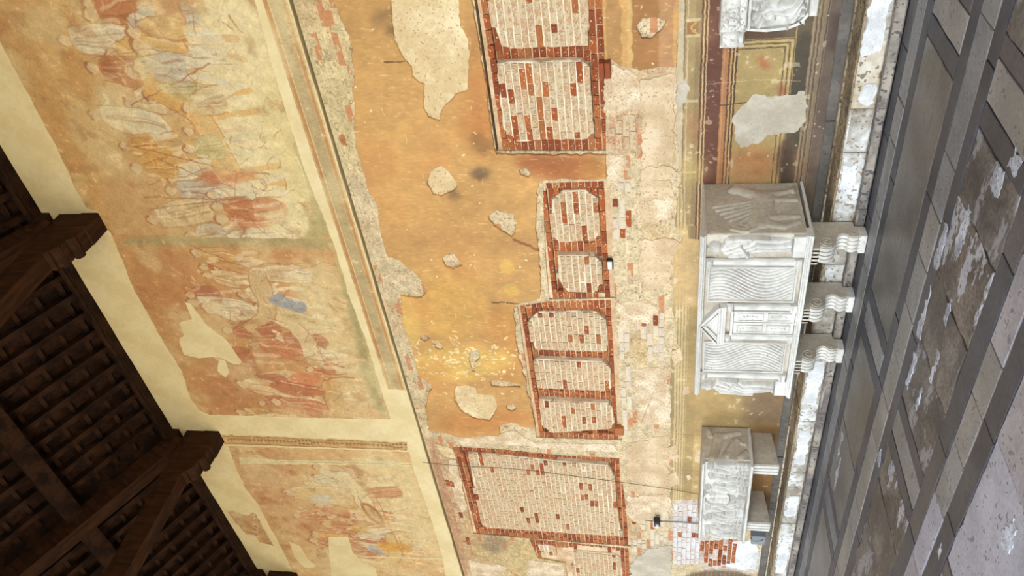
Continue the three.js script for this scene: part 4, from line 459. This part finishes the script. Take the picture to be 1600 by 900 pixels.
// ---------------------------------------------------------------- stone bench along the wall
const bench = thing('stone_bench', 'long low stone bench along the foot of the wall', 'bench', [0, 0, 0]);
{
  const r = rng(31), run = (name, y0, y1, z0, z1, mats, lo, hi, b = 0.012) => { let x = 1.2; while (x > -13.2) { const n = Math.max(-13.2, x - lo - r() * (hi - lo)), g = metreUV(block(n + 0.003, x - 0.003, y0, y1 + (r() - 0.5) * 0.006, z0, z1 + (r() - 0.5) * 0.012, b), r() * 7, r() * 7), p = g.attributes.position; for (let i = 0; i < p.count; i++) { const X = p.getX(i); p.setZ(i, p.getZ(i) + (p.getZ(i) > z0 + 0.05 ? (vn(X * 6, p.getY(i) * 9, 4) - 0.5) * 0.012 : 0)); } mesh(name, g, mats[r() * mats.length | 0], bench); x = n; } };
  run('base_stone', 0, 0.07, 0.02, 0.475, [M.step], 0.5, 1.1); run('front_stone', 0.07, 0.245, 0.02, 0.41, [M.benchWhite, M.benchWhite, M.benchTan], 0.35, 0.75); run('seat_slab', 0.23, 0.262, 0.02, 0.4, [M.seat], 0.8, 1.5, 0.006); run('back_strip', 0.25, 0.345, -0.02, 0.035, [M.skirting], 0.8, 1.6, 0.006);
  let x = 1.2; while (x > -13) { const L = 0.4 + r() * 0.8, g = new THREE.CylinderGeometry(0.014, 0.014, L - 0.03, 8); g.rotateZ(Math.PI / 2); g.translate(x - L / 2, 0.262, 0.12); mesh('roll_moulding', metreUV(g), r() < 0.5 ? M.benchTan : M.seat, bench); x -= L; }
  const lime = (x0, x1, h0, h1, s) => { const pts = ragged([[x0, h0], [x1, h0], [x1, h1], [x0, h1]], 0.03, 0.025, s); mesh('lime_patch', metreUV(sheet(pts, [], 0.405, 0.4165, 0.003)), M.limeWhite, bench); };
  lime(-2.75, -2.33, 0.1, 0.235, 301); lime(-3.95, -3.7, 0.12, 0.235, 302); lime(-3.15, -3.0, 0.1, 0.19, 303); lime(-6.6, -5.95, 0.1, 0.235, 304); lime(-7.6, -7.0, 0.1, 0.23, 305); lime(-9.9, -9.2, 0.1, 0.23, 306); lime(-8.6, -8.2, 0.1, 0.22, 307);
}

// ---------------------------------------------------------------- carving helpers: a height field over a panel
function relief(x0, x1, h0, h1, step, zb, fn, map = (x, h, z) => [x, h, z]) {
  const nx = Math.max(2, Math.round((x1 - x0) / step)), ny = Math.max(2, Math.round((h1 - h0) / step)), pos = [], uv = [], idx = [];
  for (let j = 0; j <= ny; j++) for (let i = 0; i <= nx; i++) { const x = lerp(x0, x1, i / nx), h = lerp(h0, h1, j / ny), e = (i === 0 || j === 0 || i === nx || j === ny); pos.push(...map(x, h, e ? zb - 0.004 : zb + fn(x, h) * sstep(-0.002, 0.016, Math.min(x - x0, x1 - x, h - h0, h1 - h)))); uv.push(x, h); }
  for (let j = 0; j < ny; j++) for (let i = 0; i < nx; i++) { const a = j * (nx + 1) + i, b = a + 1, c = a + nx + 1, d = c + 1; idx.push(a, b, d, a, d, c); }
  const g = new THREE.BufferGeometry(); g.setAttribute('position', new THREE.Float32BufferAttribute(pos, 3)); g.setAttribute('uv', new THREE.Float32BufferAttribute(uv, 2)); g.setIndex(idx); g.computeVertexNormals(); return g;
}
const cap = (x, h, ax, ah, bx, bh, r0, r1, d) => { const dx = bx - ax, dh = bh - ah, t = clamp(((x - ax) * dx + (h - ah) * dh) / (dx * dx + dh * dh || 1)), rr = lerp(r0, r1, t), q = Math.hypot(x - ax - dx * t, h - ah - dh * t) / rr; return q < 1 ? d * Math.sqrt(1 - q * q) : 0; };
// bones of a draped figure: [ax, ah, bx, bh, r0, r1, depth]
function drapedFigure(x, h, s, r, lean = 0) {
  const q = (a, b) => [x + (a + lean * b) * s, h + b * s], seg = (a, b, r0, r1, d) => [...q(...a), ...q(...b), r0 * s, r1 * s, d];
  const k = r() < 0.5 ? -1 : 1, up = r();
  return [seg([0.06 * k, 0.46], [0.08 * k, 0.02], 0.09, 0.05, 0.85), seg([-0.05 * k, 0.46], [-0.09 * k, 0.24], 0.09, 0.07, 0.9), seg([-0.09 * k, 0.24], [-0.05 * k, 0.0], 0.065, 0.045, 0.75), seg([0, 0.48], [0.01 * k, 0.74], 0.13, 0.14, 1), seg([0.13 * k, 0.76], [0.2 * k, 0.58], 0.05, 0.045, 0.85), seg([0.2 * k, 0.58], [(up > 0.5 ? 0.3 : 0.06) * k, up > 0.5 ? 0.72 : 0.52], 0.045, 0.035, 0.95), seg([-0.13 * k, 0.76], [-0.17 * k, 0.55], 0.05, 0.04, 0.8), seg([0.01, 0.91], [0.01, 0.94], 0.075, 0.075, 1.05), seg([0, 0.8], [0, 0.88], 0.05, 0.045, 0.8)];
}
const figHeight = (bones, x, h, D) => { let z = 0; for (const b of bones) { if (Math.abs(x - (b[0] + b[2]) / 2) > 0.5 || Math.abs(h - (b[1] + b[3]) / 2) > 0.6) continue; const k = cap(x, h, ...b) * D; if (k > z) z = k; } return z; };

// ---------------------------------------------------------------- large sarcophagus with wavy flutes and a door
{
  const SX = -6.04, EX = -4.1, ZF = 0.8, t = thing('sarcophagus', 'large white marble sarcophagus with wavy flutes and a carved double door', 'sarcophagus', [-5.07, 0.455, 0]), add = (n, g, m = M.marble, p = t) => { g.translate(5.07, -0.455, 0); return mesh(n, g, m, p); };
  add('chest', metreUV(block(SX + 0.02, EX - 0.012, 0.5, 1.305, 0.02, ZF - 0.025, 0.01)), M.marbleWarm);
  for (const [a, b, z, o] of [[0.455, 0.478, 0.835, 0], [0.478, 0.492, 0.826, 0.008], [0.492, 0.506, 0.815, 0.016]]) add('base_moulding', metreUV(block(SX - 0.005 + o, EX - o * 0.3, a, b, o ? 0.7 : 0.02, z, 0.004)));
  for (const [a, b, z] of [[1.3, 1.315, 0.81], [1.315, 1.335, 0.83], [1.335, 1.35, 0.822]]) add('rim', metreUV(block(SX - 0.005, EX - 0.004, a, b, a > 1.31 ? 0.72 : 0.02, z, 0.004)));
  // wavy fluted panels
  const flutes = (xa, xb, ha, hb, dir) => {
    const w = xb - xa, H = hb - ha, c = (xa + xb) / 2;
    const p = add('fluted_panel', relief(xa, xb, ha, hb, 0.0035, ZF - 0.018, (x, h) => { const u = (h - ha) / H, ph = (x - c + dir * 0.082 * Math.sin(u * TAU * 0.92 - 0.35)) / 0.036, e = Math.min(u, 1 - u) * H; const f = Math.abs(Math.sin(Math.PI * ph)); return 0.014 - 0.034 * (1 - f) ** 1.6 * sstep(0.006, 0.018, e); }));
    for (const [x0, x1, y0, y1] of [[xa - 0.014, xa, ha - 0.014, hb + 0.014], [xb, xb + 0.014, ha - 0.014, hb + 0.014], [xa, xb, ha - 0.014, ha], [xa, xb, hb, hb + 0.014]]) add('panel_frame', metreUV(block(x0, x1, y0, y1, ZF - 0.06, ZF + 0.004, 0.003)));
    return p;
  };
  flutes(-4.826, -4.458, 0.55, 1.258, 1); flutes(-5.715, -5.35, 0.56, 1.268, -1);
  const column = (xc, w, ha, hb, ca) => { const s = new THREE.CylinderGeometry(w * 0.42, w * 0.48, hb - ha, 14, 1); s.translate(xc, (ha + hb) / 2, ZF - 0.01); const m = add('half_column', s); add('column_base', metreUV(block(xc - w * 0.62, xc + w * 0.62, ha - 0.03, ha + 0.006, ZF - 0.05, ZF + w * 0.5, 0.006))); add('column_base', metreUV(block(xc - w * 0.55, xc + w * 0.55, ha + 0.006, ha + 0.03, ZF - 0.05, ZF + w * 0.45, 0.008))); add('capital', relief(xc - w * 0.6, xc + w * 0.6, hb, ca, 0.004, ZF + 0.004, (x, h) => 0.02 + 0.02 * (h - hb) / (ca - hb) + 0.012 * Math.abs(Math.sin((x - xc) * 120) * Math.cos((h - hb) * 110)))); return m; };
  column(-4.39, 0.075, 0.55, 1.235, 1.3); column(-5.775, 0.075, 0.555, 1.235, 1.3); column(-4.9, 0.075, 0.535, 1.035, 1.1); column(-5.265, 0.065, 0.535, 1.04, 1.1);
  // door with two leaves, each with two sunk fields, under a gable
  for (const [xa, xb] of [[-5.075, -4.952], [-5.215, -5.095]]) {
    const d = add('door_leaf', metreUV(block(xa, xb, 0.51, 1.03, ZF - 0.04, ZF + 0.004, 0.003))), w = xb - xa;
    for (const [ya, yb] of [[0.54, 0.745], [0.775, 1.0]]) { for (const [x0, x1, y0, y1] of [[xa + 0.014, xa + 0.026, ya, yb], [xb - 0.026, xb - 0.014, ya, yb], [xa + 0.026, xb - 0.026, ya, ya + 0.012], [xa + 0.026, xb - 0.026, yb - 0.012, yb]]) { const g = metreUV(block(x0, x1, y0, y1, ZF, ZF + 0.014, 0.003)); g.translate(5.07, -0.455, 0); mesh('field_frame', g, M.marble, d); } const cx = (xa + xb) / 2, cy = (ya + yb) / 2; const g = relief(xa + 0.03, xb - 0.03, ya + 0.03, yb - 0.03, 0.004, ZF + 0.002, (x, h) => Math.max(cap(x, h, cx, cy - 0.05, cx, cy + 0.03, 0.016, 0.014, 0.014), cap(x, h, cx, cy + 0.06, cx, cy + 0.062, 0.013, 0.013, 0.014), cap(x, h, cx - 0.018, cy + 0.03, cx + 0.02, cy - 0.01, 0.007, 0.007, 0.012))); g.translate(5.07, -0.455, 0); mesh('carved_field', g, M.marble, d); }
  }
  for (const [x0, x1, y0, y1, z] of [[-4.952, -4.94, 0.5, 1.05, 0.02], [-5.228, -5.216, 0.5, 1.05, 0.02], [-5.094, -5.076, 0.5, 1.04, 0.012], [-5.228, -4.94, 1.035, 1.06, 0.022]]) add('door_frame', metreUV(block(x0, x1, y0, y1, ZF - 0.04, ZF + z, 0.003)));
  for (const [a, b, z] of [[1.1, 1.12, 0.024], [1.12, 1.145, 0.03], [1.145, 1.168, 0.04]]) add('entablature', metreUV(block(-5.33, -4.885, a, b, ZF - 0.05, ZF + z, 0.004)));
  const gable = (k, z) => { const s = new THREE.Shape(V2([[-5.335 + k * 1.2, 1.168 + k * 0.45], [-4.88 - k * 1.2, 1.168 + k * 0.45], [-5.108, 1.33 - k * 0.9]])); const g = new THREE.ExtrudeGeometry(s, { depth: z, bevelEnabled: false }); g.translate(0, 0, ZF - 0.03); return metreUV(g); };
  add('gable', gable(0, 0.04));
  for (const [k, z] of [[0, 0.075], [0.022, 0.06], [0.04, 0.066]]) for (const sx of [-1, 1]) { const a = sx < 0 ? [-5.335 + k * 2.2, 1.17 + k * 0.2] : [-4.88 - k * 2.2, 1.17 + k * 0.2], b = [-5.108, 1.332 - k * 1.1], L = Math.hypot(b[0] - a[0], b[1] - a[1]), g = new THREE.BoxGeometry(L, 0.014, z); g.rotateZ(Math.atan2(b[1] - a[1], b[0] - a[0])); g.translate((a[0] + b[0]) / 2, (a[1] + b[1]) / 2 - 0.006, ZF - 0.03 + z / 2); add('gable_moulding', metreUV(g)); }
  // corner figures standing on blocks
  const r = rng(61);
  for (const [xa, xb, k] of [[-4.335, -4.115, 1], [-6.03, -5.83, -1]]) {
    add('figure_block', metreUV(block(xa + 0.005, xb, 0.506, 0.605, ZF - 0.08, ZF + 0.02, 0.005)));
    const xc = (xa + xb) / 2;
    add('draped_figure', relief(xa, xb, 0.605, 1.3, 0.0032, ZF - 0.05, (x, h) => {
      const y = h - 0.605, dx = (x - xc) * k - 0.012 * Math.sin(y * 9), wd = y < 0.54 ? 0.06 + 0.034 * Math.sin(Math.min(1, y / 0.4) * 2.6) + 0.02 * sstep(0.3, 0.5, y) : 0.098 * (1 - sstep(0.53, 0.585, y)) + 0.001;
      let z = Math.abs(dx) < wd ? 0.085 * Math.sqrt(1 - (dx / wd) ** 2) : 0;
      if (z > 0.01) { const p = y < 0.3 ? dx * 62 + 1.1 * Math.sin(y * 11) + y * 3 : dx * 40 + y * 26 + Math.sin(dx * 30); z -= 0.034 * (1 - Math.abs(Math.sin(p))) ** 1.7 * sstep(0, 0.05, 0.56 - y); }
      z = Math.max(z, cap(dx, y, -0.085, 0.5, -0.075, 0.36, 0.03, 0.026, 0.085), cap(dx, y, -0.075, 0.36, 0.03, 0.42, 0.026, 0.02, 0.105), cap(dx, y, 0.085, 0.5, 0.09, 0.34, 0.028, 0.024, 0.08), cap(dx, y, 0.09, 0.34, 0.07, 0.2, 0.022, 0.016, 0.09));
      z = Math.max(z, cap(dx, y, 0.004, 0.605, 0.006, 0.625, 0.047, 0.05, 0.1) - 0.012 * (1 - Math.abs(Math.sin(dx * 150))) * sstep(0.62, 0.65, y));
      z = Math.max(z, cap(dx, y, -0.03, 0.02, -0.045, 0.005, 0.022, 0.02, 0.09), cap(dx, y, 0.03, 0.02, 0.045, 0.005, 0.022, 0.02, 0.09));
      return Math.max(0.004, z); }));
  }
  // griffin on the end towards the light: field over the end face (z along the width)
  const G = [[0.2, 0.86, 0.58, 0.8, 0.09, 0.1, 1], [0.58, 0.82, 0.68, 1.02, 0.075, 0.05, 1], [0.68, 1.05, 0.74, 1.02, 0.05, 0.03, 1], [0.6, 0.76, 0.66, 0.56, 0.04, 0.025, 0.8], [0.54, 0.74, 0.52, 0.54, 0.04, 0.025, 0.7], [0.2, 0.82, 0.14, 0.68, 0.06, 0.04, 0.8], [0.14, 0.68, 0.2, 0.55, 0.035, 0.025, 0.7], [0.26, 0.78, 0.28, 0.55, 0.045, 0.025, 0.7], [0.14, 0.88, 0.06, 0.98, 0.025, 0.018, 0.6], [0.06, 0.98, 0.1, 1.1, 0.018, 0.012, 0.6], [0.64, 0.55, 0.72, 0.54, 0.02, 0.015, 0.6]];
  add('carved_end', relief(0.05, 0.77, 0.508, 1.298, 0.006, EX - 0.014, (z, h) => { let q = figHeight(G, z, h, 0.028); for (let k = 0; k < 6; k++) q = Math.max(q, cap(z, h, 0.5 - k * 0.035, 0.9 - k * 0.004, 0.42 - k * 0.05, 1.24 - k * 0.035, 0.018, 0.012, 0.018)); return q + 0.003 * fbm(z * 30, h * 30, 2, 5); }, (z, h, x) => [x, h, -z + 0.82]), M.marbleWarm);
}
// consoles under it, each an S-scroll with ribbed front
function consoleStone(x, label) {
  const w = 0.085, t = thing('stone_console', label, 'console', [x, 0, 0.4]), fin = (g) => { g.translate(-x, 0, -0.4); return g; };
  const prof = (o) => { const s = new THREE.Shape(); s.moveTo(0.495, 0.006); s.lineTo(0.62 + o, 0.006); s.lineTo(0.62 + o, 0.055); s.lineTo(0.6 + o, 0.06); s.bezierCurveTo(0.64 + o, 0.09, 0.64 + o, 0.13, 0.6 + o, 0.145); s.bezierCurveTo(0.57 + o, 0.17, 0.58 + o, 0.24, 0.66 + o, 0.26); s.bezierCurveTo(0.77 + o, 0.25, 0.8 + o, 0.35, 0.75 + o, 0.39); s.lineTo(0.79, 0.4); s.lineTo(0.79, 0.447); s.lineTo(0.432, 0.447); s.lineTo(0.432, 0.085); s.lineTo(0.495, 0.085); return s; };
  const ex = (o, d, x0) => { const g = new THREE.ExtrudeGeometry(prof(o), { depth: d - 0.012, bevelEnabled: true, bevelThickness: 0.006, bevelSize: 0.006, bevelSegments: 2, curveSegments: 10 }); g.rotateY(-Math.PI / 2); g.translate(x0 + d - 0.006, 0, 0); return fin(metreUV(g)); };
  mesh('scroll_body', ex(0, 2 * w, x - w), M.marbleWarm, t);
  for (let k = 0; k < 4; k++) mesh('front_rib', ex(0.012, 0.03, x - w + 0.012 + k * 0.039), M.marble, t);
  for (const [z, h, q] of [[0.7, 0.325, 0.06], [0.585, 0.105, 0.032]]) for (const s of [-1, 1]) { const pts = []; for (let i = 0; i <= 30; i++) { const a = i / 30 * TAU * 1.75, k = q * (1 - i / 34); pts.push(new THREE.Vector3(x + s * (w + 0.003), h + Math.sin(a) * k, z + Math.cos(a) * k)); } mesh('volute', fin(new THREE.TubeGeometry(new THREE.CatmullRomCurve3(pts), 60, q * 0.13, 6)), M.marbleWarm, t); }
  mesh('foot', fin(metreUV(block(x - w - 0.005, x + w + 0.005, 0, 0.05, 0.5, 0.64, 0.005))), M.marble, t);
  return t;
}
consoleStone(-4.335, 'scrolled stone console under the griffin end of the fluted sarcophagus'); consoleStone(-5.005, 'scrolled stone console under the carved door of the fluted sarcophagus, the middle one of three'); consoleStone(-5.65, 'scrolled stone console under the fluted sarcophagus, at the end towards the smaller sarcophagus');

// ---------------------------------------------------------------- small sarcophagus crowded with figures, on stone brackets
{
  const xa = -9.0, xb = -7.46, t = thing('sarcophagus', 'small marble sarcophagus crowded with carved figures round a shell medallion', 'sarcophagus', [-8.23, 0.67, 0]), add = (n, g, m = M.marble) => { g.translate(8.23, -0.67, 0); return mesh(n, g, m, t); }, r = rng(81);
  add('chest', metreUV(block(xa, xb - 0.012, 0.672, 1.215, 0.02, 0.49, 0.012)), M.marbleWarm);
  add('rim', metreUV(block(xa - 0.005, xb - 0.008, 1.195, 1.222, 0.4, 0.575, 0.006))); add('base_moulding', metreUV(block(xa - 0.005, xb - 0.006, 0.67, 0.7, 0.02, 0.58, 0.006)));
  const bones = []; for (let k = 0; k < 10; k++) bones.push(...drapedFigure(xa + 0.08 + k * 0.155 + (r() - 0.5) * 0.05, 0.705 + r() * 0.02, 0.42 + r() * 0.04, r, (r() - 0.5) * 0.5)); for (let k = 0; k < 16; k++) { const x = xa + 0.05 + r() * 1.44, h = 0.74 + r() * 0.4; bones.push([x, h, x + (r() - 0.5) * 0.18, h + (r() - 0.5) * 0.12, 0.026, 0.018, 0.75]); } for (let k = 0; k < 9; k++) { const x = xa + 0.1 + r() * 1.35; bones.push([x, 0.73, x + (r() - 0.5) * 0.14, 0.74, 0.03, 0.025, 0.8]); }
  const mx = -8.13, mh = 1.04;
  add('figure_frieze', relief(xa + 0.005, xb - 0.005, 0.7, 1.196, 0.004, 0.492, (x, h) => { const d = Math.hypot(x - mx, (h - mh)); if (d < 0.16) { const rim = d > 0.15 ? 0.01 : d > 0.132 ? 0.07 : 0.03; let q = rim; for (const s of [-1, 1]) q = Math.max(q, cap(x, h, mx + s * 0.055, mh - 0.09, mx + s * 0.05, mh - 0.02, 0.055, 0.045, 0.075), cap(x, h, mx + s * 0.05, mh + 0.04, mx + s * 0.05, mh + 0.05, 0.042, 0.04, 0.08)); return q; } const z = figHeight(bones, x, h, 0.085); return z < 0.022 ? 0.002 : Math.max(0.004, z - (1 - Math.abs(Math.sin(x * 46 + h * 26 + 3 * Math.sin(h * 16)))) ** 2 * 0.034); }));
  const S = [[0.1, 1.1, 0.4, 1.02, 0.05, 0.06, 1], [0.4, 1.02, 0.46, 0.8, 0.05, 0.03, 0.9], [0.14, 0.95, 0.34, 0.84, 0.05, 0.06, 1], [0.34, 0.84, 0.3, 0.74, 0.03, 0.02, 0.8], [0.12, 0.8, 0.2, 0.74, 0.04, 0.03, 0.8], [0.4, 1.12, 0.48, 1.14, 0.035, 0.03, 0.9]];
  add('carved_end', relief(0.04, 0.53, 0.7, 1.196, 0.006, xb - 0.016, (z, h) => figHeight(S, z, h, 0.03) + 0.003 * fbm(z * 30, h * 30, 2, 8), (z, h, x) => [x, h, -z + 0.57]), M.marbleWarm);
  for (const [x, label] of [[-7.645, 'white stone wall bracket under the small sarcophagus, towards the larger sarcophagus'], [-8.775, 'white stone wall bracket under the small sarcophagus, beside the grey floodlight']]) { const b = thing('stone_bracket', label, 'bracket', [x, 0.38, 0]); const s = new THREE.Shape(V2([[0.012, 0.43], [0.46, 0.386], [0.46, 0.662], [0.012, 0.662]])), g = new THREE.ExtrudeGeometry(s, { depth: 0.15, bevelEnabled: true, bevelThickness: 0.006, bevelSize: 0.006, bevelSegments: 1 }); g.rotateY(-Math.PI / 2); g.translate(0.075, -0.38, 0); mesh('bracket_body', metreUV(g), M.marbleWarm, b); for (let k = 0; k < 3; k++) mesh('front_fillet', metreUV(block(-0.08 + k * 0.055, -0.04 + k * 0.055, 0.005, 0.285, 0.455, 0.478, 0.004)), M.marble, b); }
}
// ---------------------------------------------------------------- sarcophagus with a figured lid, cut by the edge of the view
{
  const xb = -0.9, t = thing('sarcophagus', 'white carved sarcophagus front with a lid ending in a mask', 'sarcophagus', [-1.8, 0.55, 0]), ZF = 0.26, add = (n, g, m = M.marble) => { g.translate(1.8, -0.55, 0); return mesh(n, g, m, t); }, r = rng(91);
  const outline = [[-2.5, 0.61], [-2.57, 0.66], [-2.605, 0.75], [-2.615, 0.9], [-2.6, 1.04], [xb, 1.04], [xb, 0.61]];
  add('chest', metreUV(sheet(outline, [], 0.0, ZF - 0.055, 0.012))); for (let k = 0; k + 1 < 5; k++) { const [a, b] = [outline[k], outline[k + 1]], L = Math.hypot(b[0] - a[0], b[1] - a[1]), g = new THREE.BoxGeometry(L + 0.012, 0.02, 0.06); g.rotateZ(Math.atan2(b[1] - a[1], b[0] - a[0])); g.translate((a[0] + b[0]) / 2 + 0.008, (a[1] + b[1]) / 2, ZF - 0.04); add('edge_moulding', metreUV(g)); } add('edge_moulding', metreUV(block(-2.6, xb, 1.02, 1.04, ZF - 0.07, ZF - 0.004, 0.004))); add('base_ledge', metreUV(block(-2.5, xb, 0.555, 0.615, 0.0, ZF + 0.03, 0.008)));
  const bones = []; for (let k = 0; k < 8; k++) bones.push(...drapedFigure(-2.47 + k * 0.2, 0.62, 0.4, r, (r() - 0.5) * 0.7)); bones.push([-2.52, 0.72, -2.3, 0.66, 0.05, 0.04, 1], [-2.55, 0.95, -2.5, 0.97, 0.05, 0.05, 1], [-2.5, 0.88, -2.3, 0.84, 0.045, 0.05, 0.9], [-2.32, 0.9, -2.2, 0.98, 0.03, 0.03, 0.9]);
  add('figure_relief', relief(-2.592, xb - 0.01, 0.625, 1.035, 0.004, ZF - 0.054, (x, h) => { if (!inside([x, h], outline) || x < -2.6 + sstep(0.76, 0.62, h) * 0.1) return 0.001; const z = figHeight(bones, x, h, 0.085); return z < 0.02 ? 0.002 : Math.max(0.004, z - (1 - Math.abs(Math.sin(x * 42 + h * 30 + 2 * Math.sin(h * 19)))) ** 2 * 0.03); }));
  add('lid', metreUV(block(-2.62, xb, 1.045, 1.235, 0.0, ZF - 0.03, 0.012)));
  const D = [[-2.3, 1.15, -1.8, 1.12, 0.07, 0.09, 1], [-1.6, 1.14, -1.2, 1.14, 0.06, 0.08, 1], [-2.55, 1.14, -2.35, 1.16, 0.05, 0.06, 0.8]];
  add('lid_relief', relief(-2.61, xb - 0.01, 1.05, 1.23, 0.0045, ZF - 0.032, (x, h) => { const z = Math.max(0.008, figHeight(D, x, h, 0.045)); return z - Math.abs(Math.sin(x * 42 + h * 55)) * 0.008 + (x < -2.42 ? 0.014 * (vn(x * 70, h * 70, 4) > 0.62 ? 1 : 0) : 0); }));
  const mask = [[-2.67, 1.14, -2.665, 1.15, 0.078, 0.08, 1], [-2.67, 1.08, -2.67, 1.1, 0.05, 0.05, 0.9], [-2.7, 1.2, -2.63, 1.21, 0.03, 0.035, 0.9]];
  add('lid_mask', relief(-2.745, -2.6, 1.05, 1.232, 0.004, ZF - 0.05, (x, h) => Math.max(0.002, figHeight(mask, x, h, 0.07) - 0.012 * vn(x * 90, h * 90, 6) * sstep(1.12, 1.18, h) - cap(x, h, -2.69, 1.145, -2.688, 1.146, 0.011, 0.011, 0.015) - cap(x, h, -2.65, 1.145, -2.648, 1.146, 0.011, 0.011, 0.015) + cap(x, h, -2.67, 1.15, -2.668, 1.115, 0.01, 0.014, 0.014) - cap(x, h, -2.685, 1.09, -2.655, 1.09, 0.008, 0.008, 0.012))));
  add('mask_block', metreUV(sheet(ragged([[-2.745, 1.07], [-2.715, 1.05], [-2.6, 1.05], [-2.6, 1.232], [-2.64, 1.238], [-2.65, 1.21], [-2.72, 1.22], [-2.745, 1.18]], 0.02, 0.004, 9), [], 0.0, ZF - 0.046, 0.01)));
}

// ---------------------------------------------------------------- fittings
{
  const w = thing('wall_spotlight', 'small black spotlight on a white box with a thin conduit, on brick wall', 'spotlight', [-9.4, 1.72, 0]);
  const add = (n, g, m) => { g.translate(9.4, -1.72, 0); return mesh(n, g, m, w); };
  add('lamp_head', metreUV(block(-9.405, -9.315, 1.695, 1.775, 0.06, 0.16, 0.01)), M.black); add('lens', (() => { const g = new THREE.CylinderGeometry(0.022, 0.022, 0.012, 16); g.rotateX(Math.PI / 2); g.translate(-9.36, 1.73, 0.163); return g; })(), M.glass);
  add('junction_box', metreUV(block(-9.53, -9.415, 1.7, 1.79, 0.02, 0.09, 0.008)), M.white); add('bracket_arm', metreUV(block(-9.45, -9.38, 1.725, 1.745, 0.05, 0.085, 0.004)), M.darkGrey);
  const c = new THREE.CatmullRomCurve3([[-9.4, 1.7, 0.07], [-9.42, 1.45, 0.05], [-9.445, 1.2, 0.04], [-9.45, 1.0, 0.03]].map((p) => new THREE.Vector3(...p))); add('conduit', new THREE.TubeGeometry(c, 20, 0.011, 8), M.greyMetal);
  add('antenna_rod', (() => { const g = new THREE.CylinderGeometry(0.005, 0.005, 0.12, 6); g.translate(-9.43, 1.83, 0.05); return g; })(), M.darkGrey);
  const f = thing('floodlight', 'grey box floodlight below the end of the small sarcophagus', 'floodlight', [-9.02, 0.4, 0.35]), fa = (n, g, m) => { g.translate(9.02, -0.4, -0.35); return mesh(n, g, m, f); };
  fa('housing', metreUV(block(-9.02, -8.875, 0.415, 0.58, 0.28, 0.45, 0.008)), M.darkGrey); fa('lamp_front', metreUV(block(-9.19, -9.02, 0.405, 0.57, 0.27, 0.46, 0.012)), M.greyMetal); fa('mounting_arm', metreUV(block(-8.96, -8.93, 0.58, 0.665, 0.3, 0.33, 0.004)), M.black); fa('cable', new THREE.TubeGeometry(new THREE.CatmullRomCurve3([[-9.04, 0.43, 0.465], [-9.08, 0.47, 0.47], [-9.1, 0.55, 0.465], [-9.12, 0.58, 0.4]].map((p) => new THREE.Vector3(...p))), 16, 0.004, 6), M.black);
  const s = thing('sensor_box', 'tiny white box with a black rim on the brick frame of the small window', 'sensor box', [-5.05, 2.15, 0]); mesh('back_plate', metreUV(block(-0.058, 0.058, 0, 0.065, -0.02, 0.03, 0.004)), M.black, s); mesh('cover', metreUV(block(-0.047, 0.047, 0.01, 0.055, 0.025, 0.042, 0.004)), M.white, s);
  const pts = [[-8.43,4.803],[-8.466,4.239],[-8.467,3.593],[-8.56,2.762],[-8.664,1.947],[-8.742,1.465],[-8.799,1.209]].map(([x, h]) => new THREE.Vector3(x, h, 0.034)); const cab = mesh(numbered('wire'), new THREE.TubeGeometry(new THREE.CatmullRomCurve3(pts), 60, 0.0035, 6), M.cable, scene); cab.userData = { label: 'thin dark wire running down the wall across the largest bricked-up window', category: 'wire' };
}

renderer.render(scene, camera);
